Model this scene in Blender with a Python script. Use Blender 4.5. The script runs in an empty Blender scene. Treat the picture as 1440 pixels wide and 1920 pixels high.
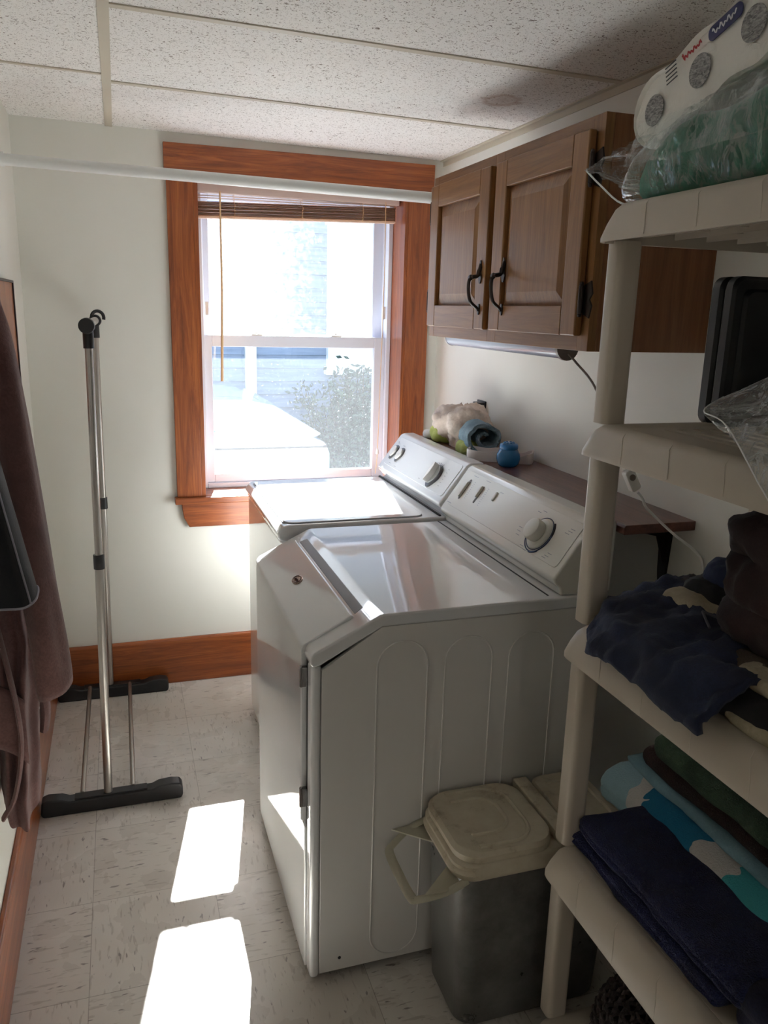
import bpy, bmesh, math, random
from mathutils import Vector, Matrix, noise
random.seed(7)
PI = math.pi
sc = bpy.context.scene
COL = sc.collection

# ------------------------------------------------------------------ camera, light, exposure
def look_matrix(yaw, pitch, roll):
    fw = Vector((math.sin(yaw)*math.cos(pitch), math.cos(yaw)*math.cos(pitch), math.sin(pitch)))
    rt = Vector((math.cos(yaw), -math.sin(yaw), 0))
    up = rt.cross(fw)
    r2 = rt*math.cos(roll) + up*math.sin(roll)
    u2 = -rt*math.sin(roll) + up*math.cos(roll)
    return Matrix((r2, u2, -fw)).transposed()
cam_data = bpy.data.cameras.new('camera')
cam = bpy.data.objects.new('camera', cam_data); COL.objects.link(cam)
cam.matrix_world = Matrix.Translation((0.1357, -3.1205, 1.4921)) @ look_matrix(0.3188, -0.2454, 0.0276).to_4x4()
cam_data.sensor_fit = 'VERTICAL'; cam_data.sensor_height = 24.0
cam_data.lens = 24.0*1501.97/1920.0
cam_data.clip_start = 0.02
sc.camera = cam

world = bpy.data.worlds.new('world'); sc.world = world; world.use_nodes = True
wn = world.node_tree.nodes; wl = world.node_tree.links; wn.clear()
sky = wn.new('ShaderNodeTexSky'); sky.sky_type = 'NISHITA'; sky.sun_disc = False
sky.sun_elevation = math.radians(41); sky.sun_rotation = math.radians(11); sky.air_density = 1.0
bg = wn.new('ShaderNodeBackground'); bg.inputs['Strength'].default_value = 0.62
wo = wn.new('ShaderNodeOutputWorld')
wl.new(sky.outputs[0], bg.inputs[0]); wl.new(bg.outputs[0], wo.inputs[0])

SUN_DIR = Vector((-0.2, -1.0, -0.90)).normalized()
sd = bpy.data.lights.new('sun', 'SUN'); sd.energy = 55.0; sd.angle = math.radians(0.53); sd.color = (1.0, 0.98, 0.96)
sun = bpy.data.objects.new('sun', sd); COL.objects.link(sun)
sun.rotation_euler = SUN_DIR.to_track_quat('-Z', 'Y').to_euler(); sun.location = (2, 8, 6)

# added fill light, shining in through the assumed doorway behind the camera
ad = bpy.data.lights.new('doorway_fill_light', 'AREA'); ad.shape = 'RECTANGLE'
ad.size = 1.1; ad.size_y = 1.7; ad.energy = 3.6; ad.color = (1.0, 0.97, 0.93)
al = bpy.data.objects.new('doorway_fill_light', ad); COL.objects.link(al)
al.location = (0.35, -5.0, 1.25); al.rotation_euler = (math.radians(90), 0, 0)

sc.view_settings.view_transform = 'Standard'; sc.view_settings.look = 'None'
sc.view_settings.exposure = 0.34; sc.view_settings.gamma = 1.0; sc.view_settings.use_curve_mapping = False
sc.cycles.max_bounces = 14; sc.cycles.diffuse_bounces = 7; sc.cycles.glossy_bounces = 5
sc.cycles.transparent_max_bounces = 24; sc.cycles.sample_clamp_indirect = 12.0
sc.cycles.use_denoising = True

# ------------------------------------------------------------------ mesh helpers
def finish(name, me, mat, parent=None, bevel=0, smooth=35, seg=3, solid=0):
    o = bpy.data.objects.new(name, me); COL.objects.link(o)
    if mat: me.materials.append(mat)
    if parent is not None:
        off = Vector((0, 0, 0)); p = parent
        while p is not None: off += Vector(p.location); p = p.parent
        me.transform(Matrix.Translation(-off)); o.parent = parent
    if smooth:
        for p in me.polygons: p.use_smooth = True
        me.set_sharp_from_angle(angle=math.radians(smooth))
    if solid:
        m = o.modifiers.new('thickness', 'SOLIDIFY'); m.thickness = solid; m.offset = 0
    if bevel:
        m = o.modifiers.new('bevel', 'BEVEL'); m.width = bevel; m.segments = seg
        m.limit_method = 'ANGLE'; m.angle_limit = math.radians(30); m.harden_normals = True
    return o

class MB:
    def __init__(s): s.v = []; s.f = []
    def add(s, vs, fs):
        n = len(s.v); s.v += [tuple(v) for v in vs]; s.f += [tuple(i+n for i in f) for f in fs]; return s
    def box(s, x0, x1, y0, y1, z0, z1):
        return s.add([(x0,y0,z0),(x1,y0,z0),(x1,y1,z0),(x0,y1,z0),(x0,y0,z1),(x1,y0,z1),(x1,y1,z1),(x0,y1,z1)],
                     [(0,3,2,1),(4,5,6,7),(0,1,5,4),(1,2,6,5),(2,3,7,6),(3,0,4,7)])
    def prism(s, prof, axis, a, b):
        # prof: list of 2D points; axis 'y': (x,z), 'x': (y,z), 'z': (x,y)
        def P(p, t):
            return {'y': (p[0], t, p[1]), 'x': (t, p[0], p[1]), 'z': (p[0], p[1], t)}[axis]
        n = len(prof); vs = [P(p, a) for p in prof] + [P(p, b) for p in prof]
        fs = [tuple(range(n)), tuple(range(2*n-1, n-1, -1))]
        fs += [(i, i+n, (i+1) % n+n, (i+1) % n) for i in range(n)]
        return s.add(vs, fs)
    def tube(s, pts, r, seg=10, closed=False, caps=True, flat=1.0, up=(0, 0, 1)):
        pts = [Vector(p) for p in pts]; n = len(pts)
        rr = r if isinstance(r, (list, tuple)) else [r]*n
        prev = None; rings = []
        for i, p in enumerate(pts):
            a = pts[(i-1) % n] if (i > 0 or closed) else p
            b = pts[(i+1) % n] if (i < n-1 or closed) else p
            t = (b-a).normalized()
            if prev is None:
                u = Vector(up)
                if abs(u.dot(t)) > 0.95: u = Vector((1, 0, 0))
                prev = (u - t*u.dot(t)).normalized()
            u = (prev - t*prev.dot(t)).normalized(); prev = u
            w = t.cross(u)
            rings.append([p + (u*math.cos(2*PI*k/seg)*flat + w*math.sin(2*PI*k/seg))*rr[i] for k in range(seg)])
        vs = [v for ring in rings for v in ring]; fs = []
        m = n if closed else n-1
        for i in range(m):
            for k in range(seg):
                a0 = i*seg+k; a1 = i*seg+(k+1) % seg; b0 = ((i+1) % n)*seg+k; b1 = ((i+1) % n)*seg+(k+1) % seg
                fs.append((a0, a1, b1, b0))
        if caps and not closed:
            fs.append(tuple(range(seg-1, -1, -1))); fs.append(tuple(range((n-1)*seg, n*seg)))
        return s.add(vs, fs)
    def lathe(s, prof, c, axis=(0, 0, 1), seg=32):
        # prof: list of (r, h) along axis from c
        ax = Vector(axis).normalized(); u = ax.orthogonal().normalized(); w = ax.cross(u); c = Vector(c)
        vs = []; fs = []
        for (r, h) in prof:
            for k in range(seg):
                a = 2*PI*k/seg; vs.append(c + ax*h + (u*math.cos(a)+w*math.sin(a))*max(r, 1e-5))
        for i in range(len(prof)-1):
            for k in range(seg):
                fs.append((i*seg+k, i*seg+(k+1) % seg, (i+1)*seg+(k+1) % seg, (i+1)*seg+k))
        fs.append(tuple(range(seg-1, -1, -1))); fs.append(tuple(range((len(prof)-1)*seg, len(prof)*seg)))
        return s.add(vs, fs)
    def build(s, name, mat, parent=None, **k):
        me = bpy.data.meshes.new(name); me.from_pydata(s.v, [], s.f); me.validate(); me.update()
        bm = bmesh.new(); bm.from_mesh(me); bmesh.ops.recalc_face_normals(bm, faces=bm.faces); bm.to_mesh(me); bm.free()
        return finish(name, me, mat, parent, **k)

def tag(o, label=None, cat=None, group=None, kind=None):
    if label: o['label'] = label
    if cat: o['category'] = cat
    if group: o['group'] = group
    if kind: o['kind'] = kind
    return o
def thing(name, loc, label, cat, group=None):
    o = bpy.data.objects.new(name, None); COL.objects.link(o); o.location = loc; o.empty_display_size = 0.05
    return tag(o, label, cat, group)
def struct(o): o['kind'] = 'structure'; return o

def fbm(p, f, seed=0.0, oct=3):
    v = 0; a = 1; q = Vector(p)*f + Vector((seed*3.7, seed*1.3, seed*2.1))
    for _ in range(oct):
        v += a*noise.noise(q); q = q*2.03; a *= 0.5
    return v
def ridge(p, f, seed=0.0, oct=3):
    v = 0; a = 1; q = Vector(p)*f + Vector((seed*3.7, seed*1.3, seed*2.1))
    for _ in range(oct):
        v += a*(1-2*abs(noise.noise(q))); q = q*2.1; a *= 0.5
    return v

def soft_box(x0, x1, y0, y1, z0, z1, r, n=(10, 20, 6), layers=1, groove=0.006, amp=0.004, freq=9, seed=0, fn=None, side='x0', wr=0):
    """rounded, slightly crumpled cloth slab; layers = folded edges showing on one side"""
    mb = MB(); nx, ny, nz = n; idx = {}
    def vid(i, j, k):
        if (i, j, k) in idx: return idx[(i, j, k)]
        p = Vector((x0+(x1-x0)*i/nx, y0+(y1-y0)*j/ny, z0+(z1-z0)*k/nz))
        c = Vector((min(max(p.x, x0+r), x1-r), min(max(p.y, y0+r), y1-r), min(max(p.z, z0+r), z1-r)))
        d = p-c
        if d.length > 1e-9: p = c + d.normalized()*r; nr = d.normalized()
        else: nr = Vector((0, 0, 1))
        t = (p.z-z0)/(z1-z0)
        if layers > 1:
            g = abs(math.sin(PI*t*layers)); g = (1-g)**3 if 0.03 < t < 0.97 else 0
            if side == 'x0' and nr.x < -0.2: p.x += groove*g
            if side == 'y0' and nr.y < -0.2: p.y += groove*g
            if side == 'both':
                if nr.x < -0.2: p.x += groove*g
                if nr.y < -0.2: p.y += groove*g
        h = fbm(p, freq, seed)*amp + (ridge(p, freq*1.6, seed+5)*wr if wr else 0)
        q = p + nr*h
        if q.z < z0: q.z = z0
        if fn: q = fn(q)
        idx[(i, j, k)] = len(mb.v); mb.v.append(tuple(q)); return idx[(i, j, k)]
    for i in range(nx):
        for j in range(ny):
            mb.f.append((vid(i, j, 0), vid(i, j+1, 0), vid(i+1, j+1, 0), vid(i+1, j, 0)))
            mb.f.append((vid(i, j, nz), vid(i+1, j, nz), vid(i+1, j+1, nz), vid(i, j+1, nz)))
    for i in range(nx):
        for k in range(nz):
            mb.f.append((vid(i, 0, k), vid(i+1, 0, k), vid(i+1, 0, k+1), vid(i, 0, k+1)))
            mb.f.append((vid(i, ny, k), vid(i, ny, k+1), vid(i+1, ny, k+1), vid(i+1, ny, k)))
    for j in range(ny):
        for k in range(nz):
            mb.f.append((vid(0, j, k), vid(0, j, k+1), vid(0, j+1, k+1), vid(0, j+1, k)))
            mb.f.append((vid(nx, j, k), vid(nx, j+1, k), vid(nx, j+1, k+1), vid(nx, j, k+1)))
    return mb
def sheet(fn, nu, nv):
    mb = MB()
    for i in range(nu+1):
        for j in range(nv+1): mb.v.append(tuple(fn(i/nu, j/nv)))
    for i in range(nu):
        for j in range(nv):
            a = i*(nv+1)+j; mb.f.append((a, a+1, a+nv+2, a+nv+1))
    return mb
def bez(pts, n=12):
    """catmull-rom through pts"""
    P = [Vector(p) for p in pts]; out = []
    for i in range(len(P)-1):
        p0 = P[max(i-1, 0)]; p1 = P[i]; p2 = P[i+1]; p3 = P[min(i+2, len(P)-1)]
        for k in range(n):
            t = k/n
            out.append(0.5*((2*p1) + (-p0+p2)*t + (2*p0-5*p1+4*p2-p3)*t*t + (-p0+3*p1-3*p2+p3)*t*t*t))
    out.append(P[-1]); return out
def rrect(w, h, r, n=6, c=(0, 0)):
    o = []
    for (sx, sy, a0) in ((1, 1, 0), (-1, 1, 90), (-1, -1, 180), (1, -1, 270)):
        for k in range(n+1):
            a = math.radians(a0+90*k/n); o.append((c[0]+sx*(w/2-r)+r*math.cos(a), c[1]+sy*(h/2-r)+r*math.sin(a)))
    return o

# ------------------------------------------------------------------ materials
def srgb(r, g, b):
    f = lambda c: (c/255/12.92) if c/255 <= 0.04045 else ((c/255+0.055)/1.055)**2.4
    return (f(r), f(g), f(b), 1)
class M:
    def __init__(s, name, col=None, rough=0.5, **kw):
        s.m = bpy.data.materials.new(name); s.m.use_nodes = True
        s.t = s.m.node_tree; s.n = s.t.nodes; s.l = s.t.links
        s.b = s.n['Principled BSDF']; s.out = s.n['Material Output']
        if col: s.b.inputs['Base Color'].default_value = col
        s.b.inputs['Roughness'].default_value = rough
        for k, v in kw.items(): s.b.inputs[k.replace('_', ' ')].default_value = v
    def new(s, typ, **kw):
        nd = s.n.new('ShaderNode'+typ)
        for k, v in kw.items():
            if hasattr(nd, k): setattr(nd, k, v)
            else: nd.inputs[k].default_value = v
        return nd
    def coord(s, scale=(1, 1, 1), loc=(0, 0, 0)):
        tc = s.new('TexCoord'); mp = s.new('Mapping'); s.l.new(tc.outputs['Object'], mp.inputs[0])
        mp.inputs['Scale'].default_value = scale; mp.inputs['Location'].default_value = loc
        return mp.outputs[0]
    def noise(s, vec, scale=5, detail=3, rough=0.5, dist=0):
        n = s.new('TexNoise'); s.l.new(vec, n.inputs['Vector']); n.inputs['Scale'].default_value = scale
        n.inputs['Detail'].default_value = detail; n.inputs['Roughness'].default_value = rough; n.inputs['Distortion'].default_value = dist
        return n.outputs['Fac']
    def ramp(s, fac, stops):
        r = s.new('ValToRGB'); s.l.new(fac, r.inputs[0]); e = r.color_ramp.elements
        while len(e) < len(stops): e.new(0.5)
        for el, (p, c) in zip(e, stops):
            el.position = p; el.color = c if len(c) == 4 else (*c, 1)
        return r.outputs[0]
    def mix(s, fac, a, b, blend='MIX'):
        x = s.new('Mix', data_type='RGBA', blend_type=blend)
        for sock, v in ((x.inputs[0], fac), (x.inputs[6], a), (x.inputs[7], b)):
            if hasattr(v, 'links'): s.l.new(v, sock)
            else: sock.default_value = v
        return x.outputs[2]
    def math(s, op, a, b=None, c=None):
        x = s.new('Math', operation=op)
        for i, v in enumerate((a, b, c)):
            if v is None: continue
            if hasattr(v, 'links'): s.l.new(v, x.inputs[i])
            else: x.inputs[i].default_value = v
        return x.outputs[0]
    def base(s, c): s.l.new(c, s.b.inputs['Base Color']); return s
    def bump(s, h, strength=0.3, dist=0.01):
        b = s.new('Bump'); b.inputs['Strength'].default_value = strength; b.inputs['Distance'].default_value = dist
        s.l.new(h, b.inputs['Height']); s.l.new(b.outputs[0], s.b.inputs['Normal']); return s

def thin_fresnel(m, normal=None):
    # one fresnel value for both sides of a thin sheet
    g = m.new('NewGeometry'); fr = m.new('Fresnel')
    ior = m.math('MULTIPLY_ADD', g.outputs['Backfacing'], 1/1.5-1.5, 1.5); m.l.new(ior, fr.inputs['IOR'])
    if normal is not None: m.l.new(normal, fr.inputs['Normal'])
    return fr.outputs[0]
def wood(name, axis, dark, mid, light, rough=0.35, scale=1.0, coat=0.3, knots=False):
    m = M(name, rough=rough); m.b.inputs['Coat Weight'].default_value = coat; m.b.inputs['Coat Roughness'].default_value = 0.2
    st = {'x': (0.9, 14, 14), 'y': (14, 0.9, 14), 'z': (14, 14, 0.9)}[axis]
    v = m.coord(tuple(a*scale for a in st))
    n1 = m.noise(v, 2.2, 5, 0.7, 1.8)
    c = m.ramp(n1, [(0.25, dark), (0.5, mid), (0.72, light)])
    st2 = tuple(a*6 if a > 2 else a*2 for a in st)
    n2 = m.noise(m.coord(st2), 3.0, 3, 0.6, 0.3)
    c = m.mix(m.ramp(n2, [(0.45, (0, 0, 0)), (0.75, (0.45, 0.45, 0.45))]), c, dark)
    if knots:
        vo = m.new('TexVoronoi', Scale=3.3); m.l.new(m.coord((1, 1, 0.45)), vo.inputs['Vector'])
        k = m.ramp(vo.outputs['Distance'], [(0.04, (1, 1, 1)), (0.11, (0, 0, 0))])
        c = m.mix(k, c, (dark[0]*0.35, dark[1]*0.35, dark[2]*0.35, 1))
    m.base(c); m.bump(n2, 0.08, 0.004); return m.m
OR = (srgb(98, 44, 18), srgb(150, 78, 34), srgb(182, 104, 50))
trim_x = wood('stained_trim_wood_along_x', 'x', *OR); trim_y = wood('stained_trim_wood_along_y', 'y', *OR); trim_z = wood('stained_trim_wood_upright', 'z', *OR)
CB = (srgb(108, 72, 38), srgb(136, 94, 53), srgb(150, 108, 62))
cab_z = wood('cabinet_pine_upright', 'z', *CB, rough=0.42, coat=0.1); cab_y = wood('cabinet_pine_rail', 'y', *CB, rough=0.42, coat=0.1)
cab_k = wood('cabinet_side_knotty_pine', 'z', srgb(112, 70, 40), srgb(134, 86, 52), srgb(146, 98, 62), rough=0.45, coat=0.1, knots=True)
shelf_w = wood('dark_red_brown_board', 'y', srgb(70, 40, 32), srgb(102, 62, 50), srgb(122, 78, 62), rough=0.32, coat=0.3)

def wall_mat(name, c):
    m = M(name, rough=0.62)
    n = m.noise(m.coord((1, 1, 1)), 2.5, 4, 0.5)
    m.base(m.ramp(n, [(0.3, (c[0]*0.95, c[1]*0.95, c[2]*0.93)), (0.7, c[:3])]))
    m.bump(m.noise(m.coord(), 160, 2), 0.06, 0.002); return m.m
wall_m = wall_mat('cream_painted_wall', srgb(228, 227, 220))

# vinyl composition tile
def floor_mat():
    m = M('vinyl_composition_tile', rough=0.3); T = 0.305
    tc = m.new('TexCoord'); sx = m.new('SeparateXYZ'); m.l.new(tc.outputs['Object'], sx.inputs[0])
    u = m.math('DIVIDE', sx.outputs[0], T); v = m.math('DIVIDE', m.math('ADD', sx.outputs[1], 0.6268), T)
    iu = m.math('FLOOR', u); iv = m.math('FLOOR', v)
    par = m.math('FLOORED_MODULO', m.math('ADD', iu, iv), 2.0)
    cxy = m.new('CombineXYZ'); m.l.new(iu, cxy.inputs[0]); m.l.new(iv, cxy.inputs[1])
    wn_ = m.new('TexWhiteNoise', noise_dimensions='2D'); m.l.new(cxy.outputs[0], wn_.inputs['Vector'])
    def streaks(scl, lo, hi, sc_):
        v1 = m.coord(scl); v2 = m.coord((scl[1], scl[0], 1), (3.1, 7.7, 0))
        off = m.new('VectorMath', operation='ADD'); m.l.new(wn_.outputs['Color'], off.inputs[1]); m.l.new(v1, off.inputs[0])
        a = m.noise(off.outputs[0], sc_, 2, 0.5, 0.3); b = m.noise(v2, sc_, 2, 0.5, 0.3)
        mx = m.new('Mix', data_type='FLOAT'); m.l.new(par, mx.inputs[0]); m.l.new(a, mx.inputs[2]); m.l.new(b, mx.inputs[3])
        return m.ramp(mx.outputs[0], [(lo, (0, 0, 0)), (hi, (1, 1, 1))])
    basec = m.mix(wn_.outputs['Value'], srgb(206, 200, 192), srgb(216, 211, 204))
    s1 = streaks((3.2, 16, 1), 0.60, 0.66, 6); s2 = streaks((3, 11, 1), 0.66, 0.72, 9)
    c = m.mix(m.mix(1.0, s1, (0.4, 0.4, 0.4, 1), 'MULTIPLY'), basec, srgb(150, 140, 130))
    c = m.mix(m.mix(1.0, s2, (0.75, 0.75, 0.75, 1), 'MULTIPLY'), c, srgb(108, 100, 98))
    fu = m.math('ABSOLUTE', m.math('SUBTRACT', m.math('FRACT', u), 0.5)); fv = m.math('ABSOLUTE', m.math('SUBTRACT', m.math('FRACT', v), 0.5))
    e = m.math('GREATER_THAN', m.math('MAXIMUM', fu, fv), 0.5-0.0028)
    c = m.mix(m.math('MULTIPLY', e, 0.55), c, srgb(105, 98, 90))
    n = m.noise(m.coord((1, 1, 1)), 3, 4)
    c = m.mix(m.ramp(n, [(0.45, (0, 0, 0)), (0.8, (0.3, 0.3, 0.3))]), c, srgb(170, 160, 148))
    m.base(c)
    r = m.ramp(m.noise(m.coord(), 7, 4), [(0.3, (0.22, 0.22, 0.22)), (0.7, (0.36, 0.36, 0.36))]); m.l.new(r, m.b.inputs['Roughness'])
    m.bump(m.noise(m.coord(), 9, 3), 0.05, 0.004); return m.m
def ceiling_mat():
    m = M('acoustic_ceiling_tile', rough=0.9)
    n = m.noise(m.coord((1, 1, 0)), 150, 2, 0.5, 1.5); d = m.noise(m.coord((1, 1, 0)), 7, 2)
    th = m.math('ADD', n, m.math('MULTIPLY', d, 0.06))
    sp = m.ramp(th, [(0.375, (1, 1, 1)), (0.415, (0, 0, 0))])
    n2 = m.noise(m.coord((1, 1, 0), (5, 3, 0)), 75, 2, 0.5, 2.0)
    sp2 = m.ramp(n2, [(0.315, (1, 1, 1)), (0.345, (0, 0, 0))])
    c = m.mix(sp, srgb(236, 234, 230), srgb(150, 141, 132))
    c = m.mix(sp2, c, srgb(120, 110, 100))
    # brown water ring
    tc = m.new('TexCoord'); mp = m.new('Mapping'); m.l.new(tc.outputs['Object'], mp.inputs[0]); mp.inputs['Location'].default_value = (-1.178, 0.905, 0)
    s = m.new('SeparateXYZ'); m.l.new(mp.outputs[0], s.inputs[0])
    rr = m.math('SQRT', m.math('ADD', m.math('POWER', m.math('ABSOLUTE', s.outputs[0]), 2.0), m.math('POWER', m.math('MULTIPLY', m.math('ABSOLUTE', s.outputs[1]), 0.95), 2.0)))
    rr = m.math('ADD', rr, m.math('MULTIPLY', m.math('SUBTRACT', m.noise(m.coord((1, 1, 0)), 22, 5, 0.7), 0.5), 0.07))
    halo = m.ramp(rr, [(0.0, (0.22,)*3), (0.16, (0, 0, 0))])
    c = m.mix(ring_mask(m, rr), c, srgb(150, 96, 54))
    c = m.mix(halo, c, srgb(175, 140, 110))
    m.base(c); m.bump(th, 0.5, 0.004); return m.m
def ring_mask(m, rr):
    return m.ramp(rr, [(0.0, (0.25,)*3), (0.035, (0.15,)*3), (0.046, (0.5,)*3), (0.062, (0, 0, 0))])
grid_m = M('ceiling_grid_metal', srgb(196, 188, 170), 0.5).m
enamel = M('white_enamel', srgb(214, 215, 216), 0.035, Coat_Weight=0.6, Coat_Roughness=0.01); enamel.b.inputs['IOR'].default_value = 1.6; enamel = enamel.m
enamel_d = M('white_enamel_side_panel', srgb(208, 206, 202), 0.24).m
console_m = M('off_white_console_plastic', srgb(214, 213, 205), 0.22, Coat_Weight=0.3, Coat_Roughness=0.1).m
console_w = M('white_console_plastic', srgb(222, 224, 226), 0.2, Coat_Weight=0.3, Coat_Roughness=0.1).m
gap_m = M('dark_gap', srgb(45, 44, 44), 0.7).m
chrome = M('chrome', srgb(150, 150, 150), 0.18, Metallic=1.0).m
ringm = M('dark_knob_ring', srgb(84, 84, 86), 0.3, Metallic=0.4).m
alu = M('brushed_aluminium', srgb(178, 174, 168), 0.32, Metallic=0.9).m
blackp = M('black_plastic', srgb(34, 34, 36), 0.42).m
black_rough = M('black_iron', srgb(34, 30, 29), 0.5, Metallic=0.3).m
iron_m = M('antique_pewter', srgb(62, 55, 52), 0.38, Metallic=0.6).m
vinyl = M('white_window_vinyl', srgb(226, 230, 242), 0.32).m
whitep = M('white_plastic', srgb(226, 225, 222), 0.35).m
knob_m = M('bone_knob_plastic', srgb(206, 204, 194), 0.32).m
greyp = M('grey_plastic', srgb(132, 124, 120), 0.5).m
mark_m = M('grey_printing', srgb(135, 138, 145), 0.5).m
mark_b = M('blue_printing', srgb(44, 62, 98), 0.5).m
rodw = M('white_painted_pole', srgb(226, 228, 226), 0.3).m
def beige_plastic():
    m = M('beige_resin_plastic', rough=0.42); n = m.noise(m.coord(), 3, 3)
    m.base(m.ramp(n, [(0.3, srgb(182, 172, 156)), (0.7, srgb(192, 182, 168))])); m.bump(m.noise(m.coord(), 300, 2), 0.06, 0.001); return m.m
beige = beige_plastic()
def cloth(name, c1, c2=None, rough=0.9, scale=220, strength=0.5, dist=0.003, sheen=0.04, mscale=9):
    m = M(name, rough=rough); c2 = c2 or tuple(x*0.7 for x in c1[:3])+(1,)
    n = m.noise(m.coord(), mscale, 4, 0.6); n2 = m.noise(m.coord(), scale, 2, 0.6)
    m.base(m.mix(m.ramp(n2, [(0.35, (0, 0, 0)), (0.65, (0.5, 0.5, 0.5))]), m.ramp(n, [(0.35, c2), (0.65, c1)]), c2))
    m.b.inputs['Sheen Weight'].default_value = sheen; m.b.inputs['Sheen Roughness'].default_value = 0.6
    m.bump(n2, strength, dist); return m.m
def film(name, tint, dens, wr=14, gloss_rough=0.12, milk_glint=0.06):
    """clear plastic film: see-through with crinkled reflections, a little milkiness and painted highlight streaks"""
    m = M(name); m.n.remove(m.b)
    tr = m.new('BsdfTransparent'); tr.inputs[0].default_value = tint
    gl = m.new('BsdfGlossy'); gl.inputs['Roughness'].default_value = gloss_rough; gl.inputs[0].default_value = (0.9, 0.92, 0.93, 1)
    di = m.new('BsdfDiffuse'); di.inputs[0].default_value = (0.75, 0.78, 0.78, 1)
    b = m.new('Bump'); b.inputs['Strength'].default_value = 0.9; b.inputs['Distance'].default_value = 0.02
    n = m.noise(m.coord((1, 1, 0.5)), wr, 4, 0.6, 1.5); m.l.new(n, b.inputs['Height'])
    m.l.new(b.outputs[0], gl.inputs['Normal'])
    fr = thin_fresnel(m)
    a = m.new('MixShader'); m.l.new(m.math('ADD', m.math('MULTIPLY', fr, 1.2), dens), a.inputs[0]); m.l.new(tr.outputs[0], a.inputs[1]); m.l.new(gl.outputs[0], a.inputs[2])
    c = m.new('MixShader')
    rd = m.ramp(m.noise(m.coord((1, 1, 0.4), (2, 2, 2)), wr*1.2, 4, 0.65, 2.0), [(0.5, (milk_glint,)*3), (0.56, (milk_glint+0.28,)*3), (0.6, (milk_glint,)*3)])  # white streaks paint crease highlights onto the milky film
    m.l.new(rd, c.inputs[0]); m.l.new(a.outputs[0], c.inputs[1]); m.l.new(di.outputs[0], c.inputs[2])
    m.l.new(c.outputs[0], m.out.inputs[0]); return m.m

# ------------------------------------------------------------------ room
XL, XR, ZC = -0.1744, 1.3728, 2.085
YB = -4.6
cz = lambda x: ZC - 0.0155*x
struct(MB().box(XL-0.3, XR+0.3, YB-0.9, 0.30, -0.12, 0).build('floor', floor_mat(), smooth=0))
cb = MB().add([(XL-.3, YB-.9, cz(XL-.3)), (XR+.3, YB-.9, cz(XR+.3)), (XR+.3, .3, cz(XR+.3)), (XL-.3, .3, cz(XL-.3)),
               (XL-.3, YB-.9, 2.3), (XR+.3, YB-.9, 2.3), (XR+.3, .3, 2.3), (XL-.3, .3, 2.3)],
              [(0,3,2,1),(4,5,6,7),(0,1,5,4),(1,2,6,5),(2,3,7,6),(3,0,4,7)])
struct(cb.build('ceiling', ceiling_mat(), smooth=0))
struct(MB().box(XL-0.12, XL, YB-0.9, 0.0, 0, 2.3).build('wall_left', wall_m, smooth=0))
struct(MB().box(XR, XR+0.12, YB-0.9, 0.0, 0, 2.3).build('wall_right', wall_m, smooth=0))
# window wall with opening (x .43-1.20, z .752-1.925), 0.24 thick
WX0, WX1, WZ0, WZ1, WY = 0.425, 1.222, 0.745, 1.935, 0.24
w = MB(); w.box(XL-.3, WX0, 0, WY, 0, 2.3); w.box(WX1, XR+.3, 0, WY, 0, 2.3); w.box(WX0, WX1, 0, WY, 0, WZ0); w.box(WX0, WX1, 0, WY, WZ1, 2.3)
struct(w.build('wall_back', wall_m, smooth=0))
# rear wall behind the camera with an open doorway, and the closed end of the passage beyond it
w = MB(); w.box(XL-.1, -0.1, YB-.1, YB, 0, 2.3); w.box(0.8, XR+.1, YB-.1, YB, 0, 2.3); w.box(-0.1, 0.8, YB-.1, YB, 2.02, 2.3)
struct(w.build('wall_rear', wall_m, smooth=0))
struct(MB().box(XL-.3, XR+.3, YB-.95, YB-.85, 0, 2.3).build('wall_passage', wall_m, smooth=0))

# ceiling grid: main runner along the room, cross tees, wall angle
g = MB()
def gbox(mb, x0, x1, y0, y1, h=0.003):
    mb.add([(x0,y0,cz(x0)-h),(x1,y0,cz(x1)-h),(x1,y1,cz(x1)-h),(x0,y1,cz(x0)-h),(x0,y0,cz(x0)+.002),(x1,y0,cz(x1)+.002),(x1,y1,cz(x1)+.002),(x0,y1,cz(x0)+.002)],
           [(0,3,2,1),(4,5,6,7),(0,1,5,4),(1,2,6,5),(2,3,7,6),(3,0,4,7)])
gbox(g, 0.126, 0.150, YB, 0.0, 0.004)
struct(g.build('trim_1', grid_m, smooth=0))
g = MB(); g2 = MB()
for k in range(7):
    y = -0.585-0.613*k
    gbox(g, 0.150, XR, y-0.016, y+0.006); gbox(g2, 0.150, XR, y+0.006, y+0.0095, 0.0012)
    yl = -0.655-0.605*k
    gbox(g, XL, 0.126, yl-0.010, yl+0.004); gbox(g2, XL, 0.126, yl+0.004, yl+0.007, 0.0012)
struct(g.build('trim_2', grid_m, smooth=0)); struct(g2.build('trim_3', gap_m, smooth=0))
g = MB(); gbox(g, XR-0.016, XR, YB, 0, 0.004)
g.box(XR-0.004, XR, YB, 0, cz(XR)-0.022, cz(XR)-0.003)
struct(g.build('trim_4', grid_m, smooth=0))

# baseboards
def baseb(name, mb, mat): return struct(mb.build(name, mat, bevel=0.004))
baseb('baseboard_back', MB().prism([(-0.016, 0), (0, 0), (0, 0.192), (-0.012, 0.192), (-0.016, 0.186)], 'x', XL, XR), trim_x)
b = MB().prism([(XL, 0), (XL+0.016, 0), (XL+0.016, 0.186), (XL+0.012, 0.192), (XL, 0.192)], 'y', YB, -0.016)
baseb('baseboard_left', b, trim_y)

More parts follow.
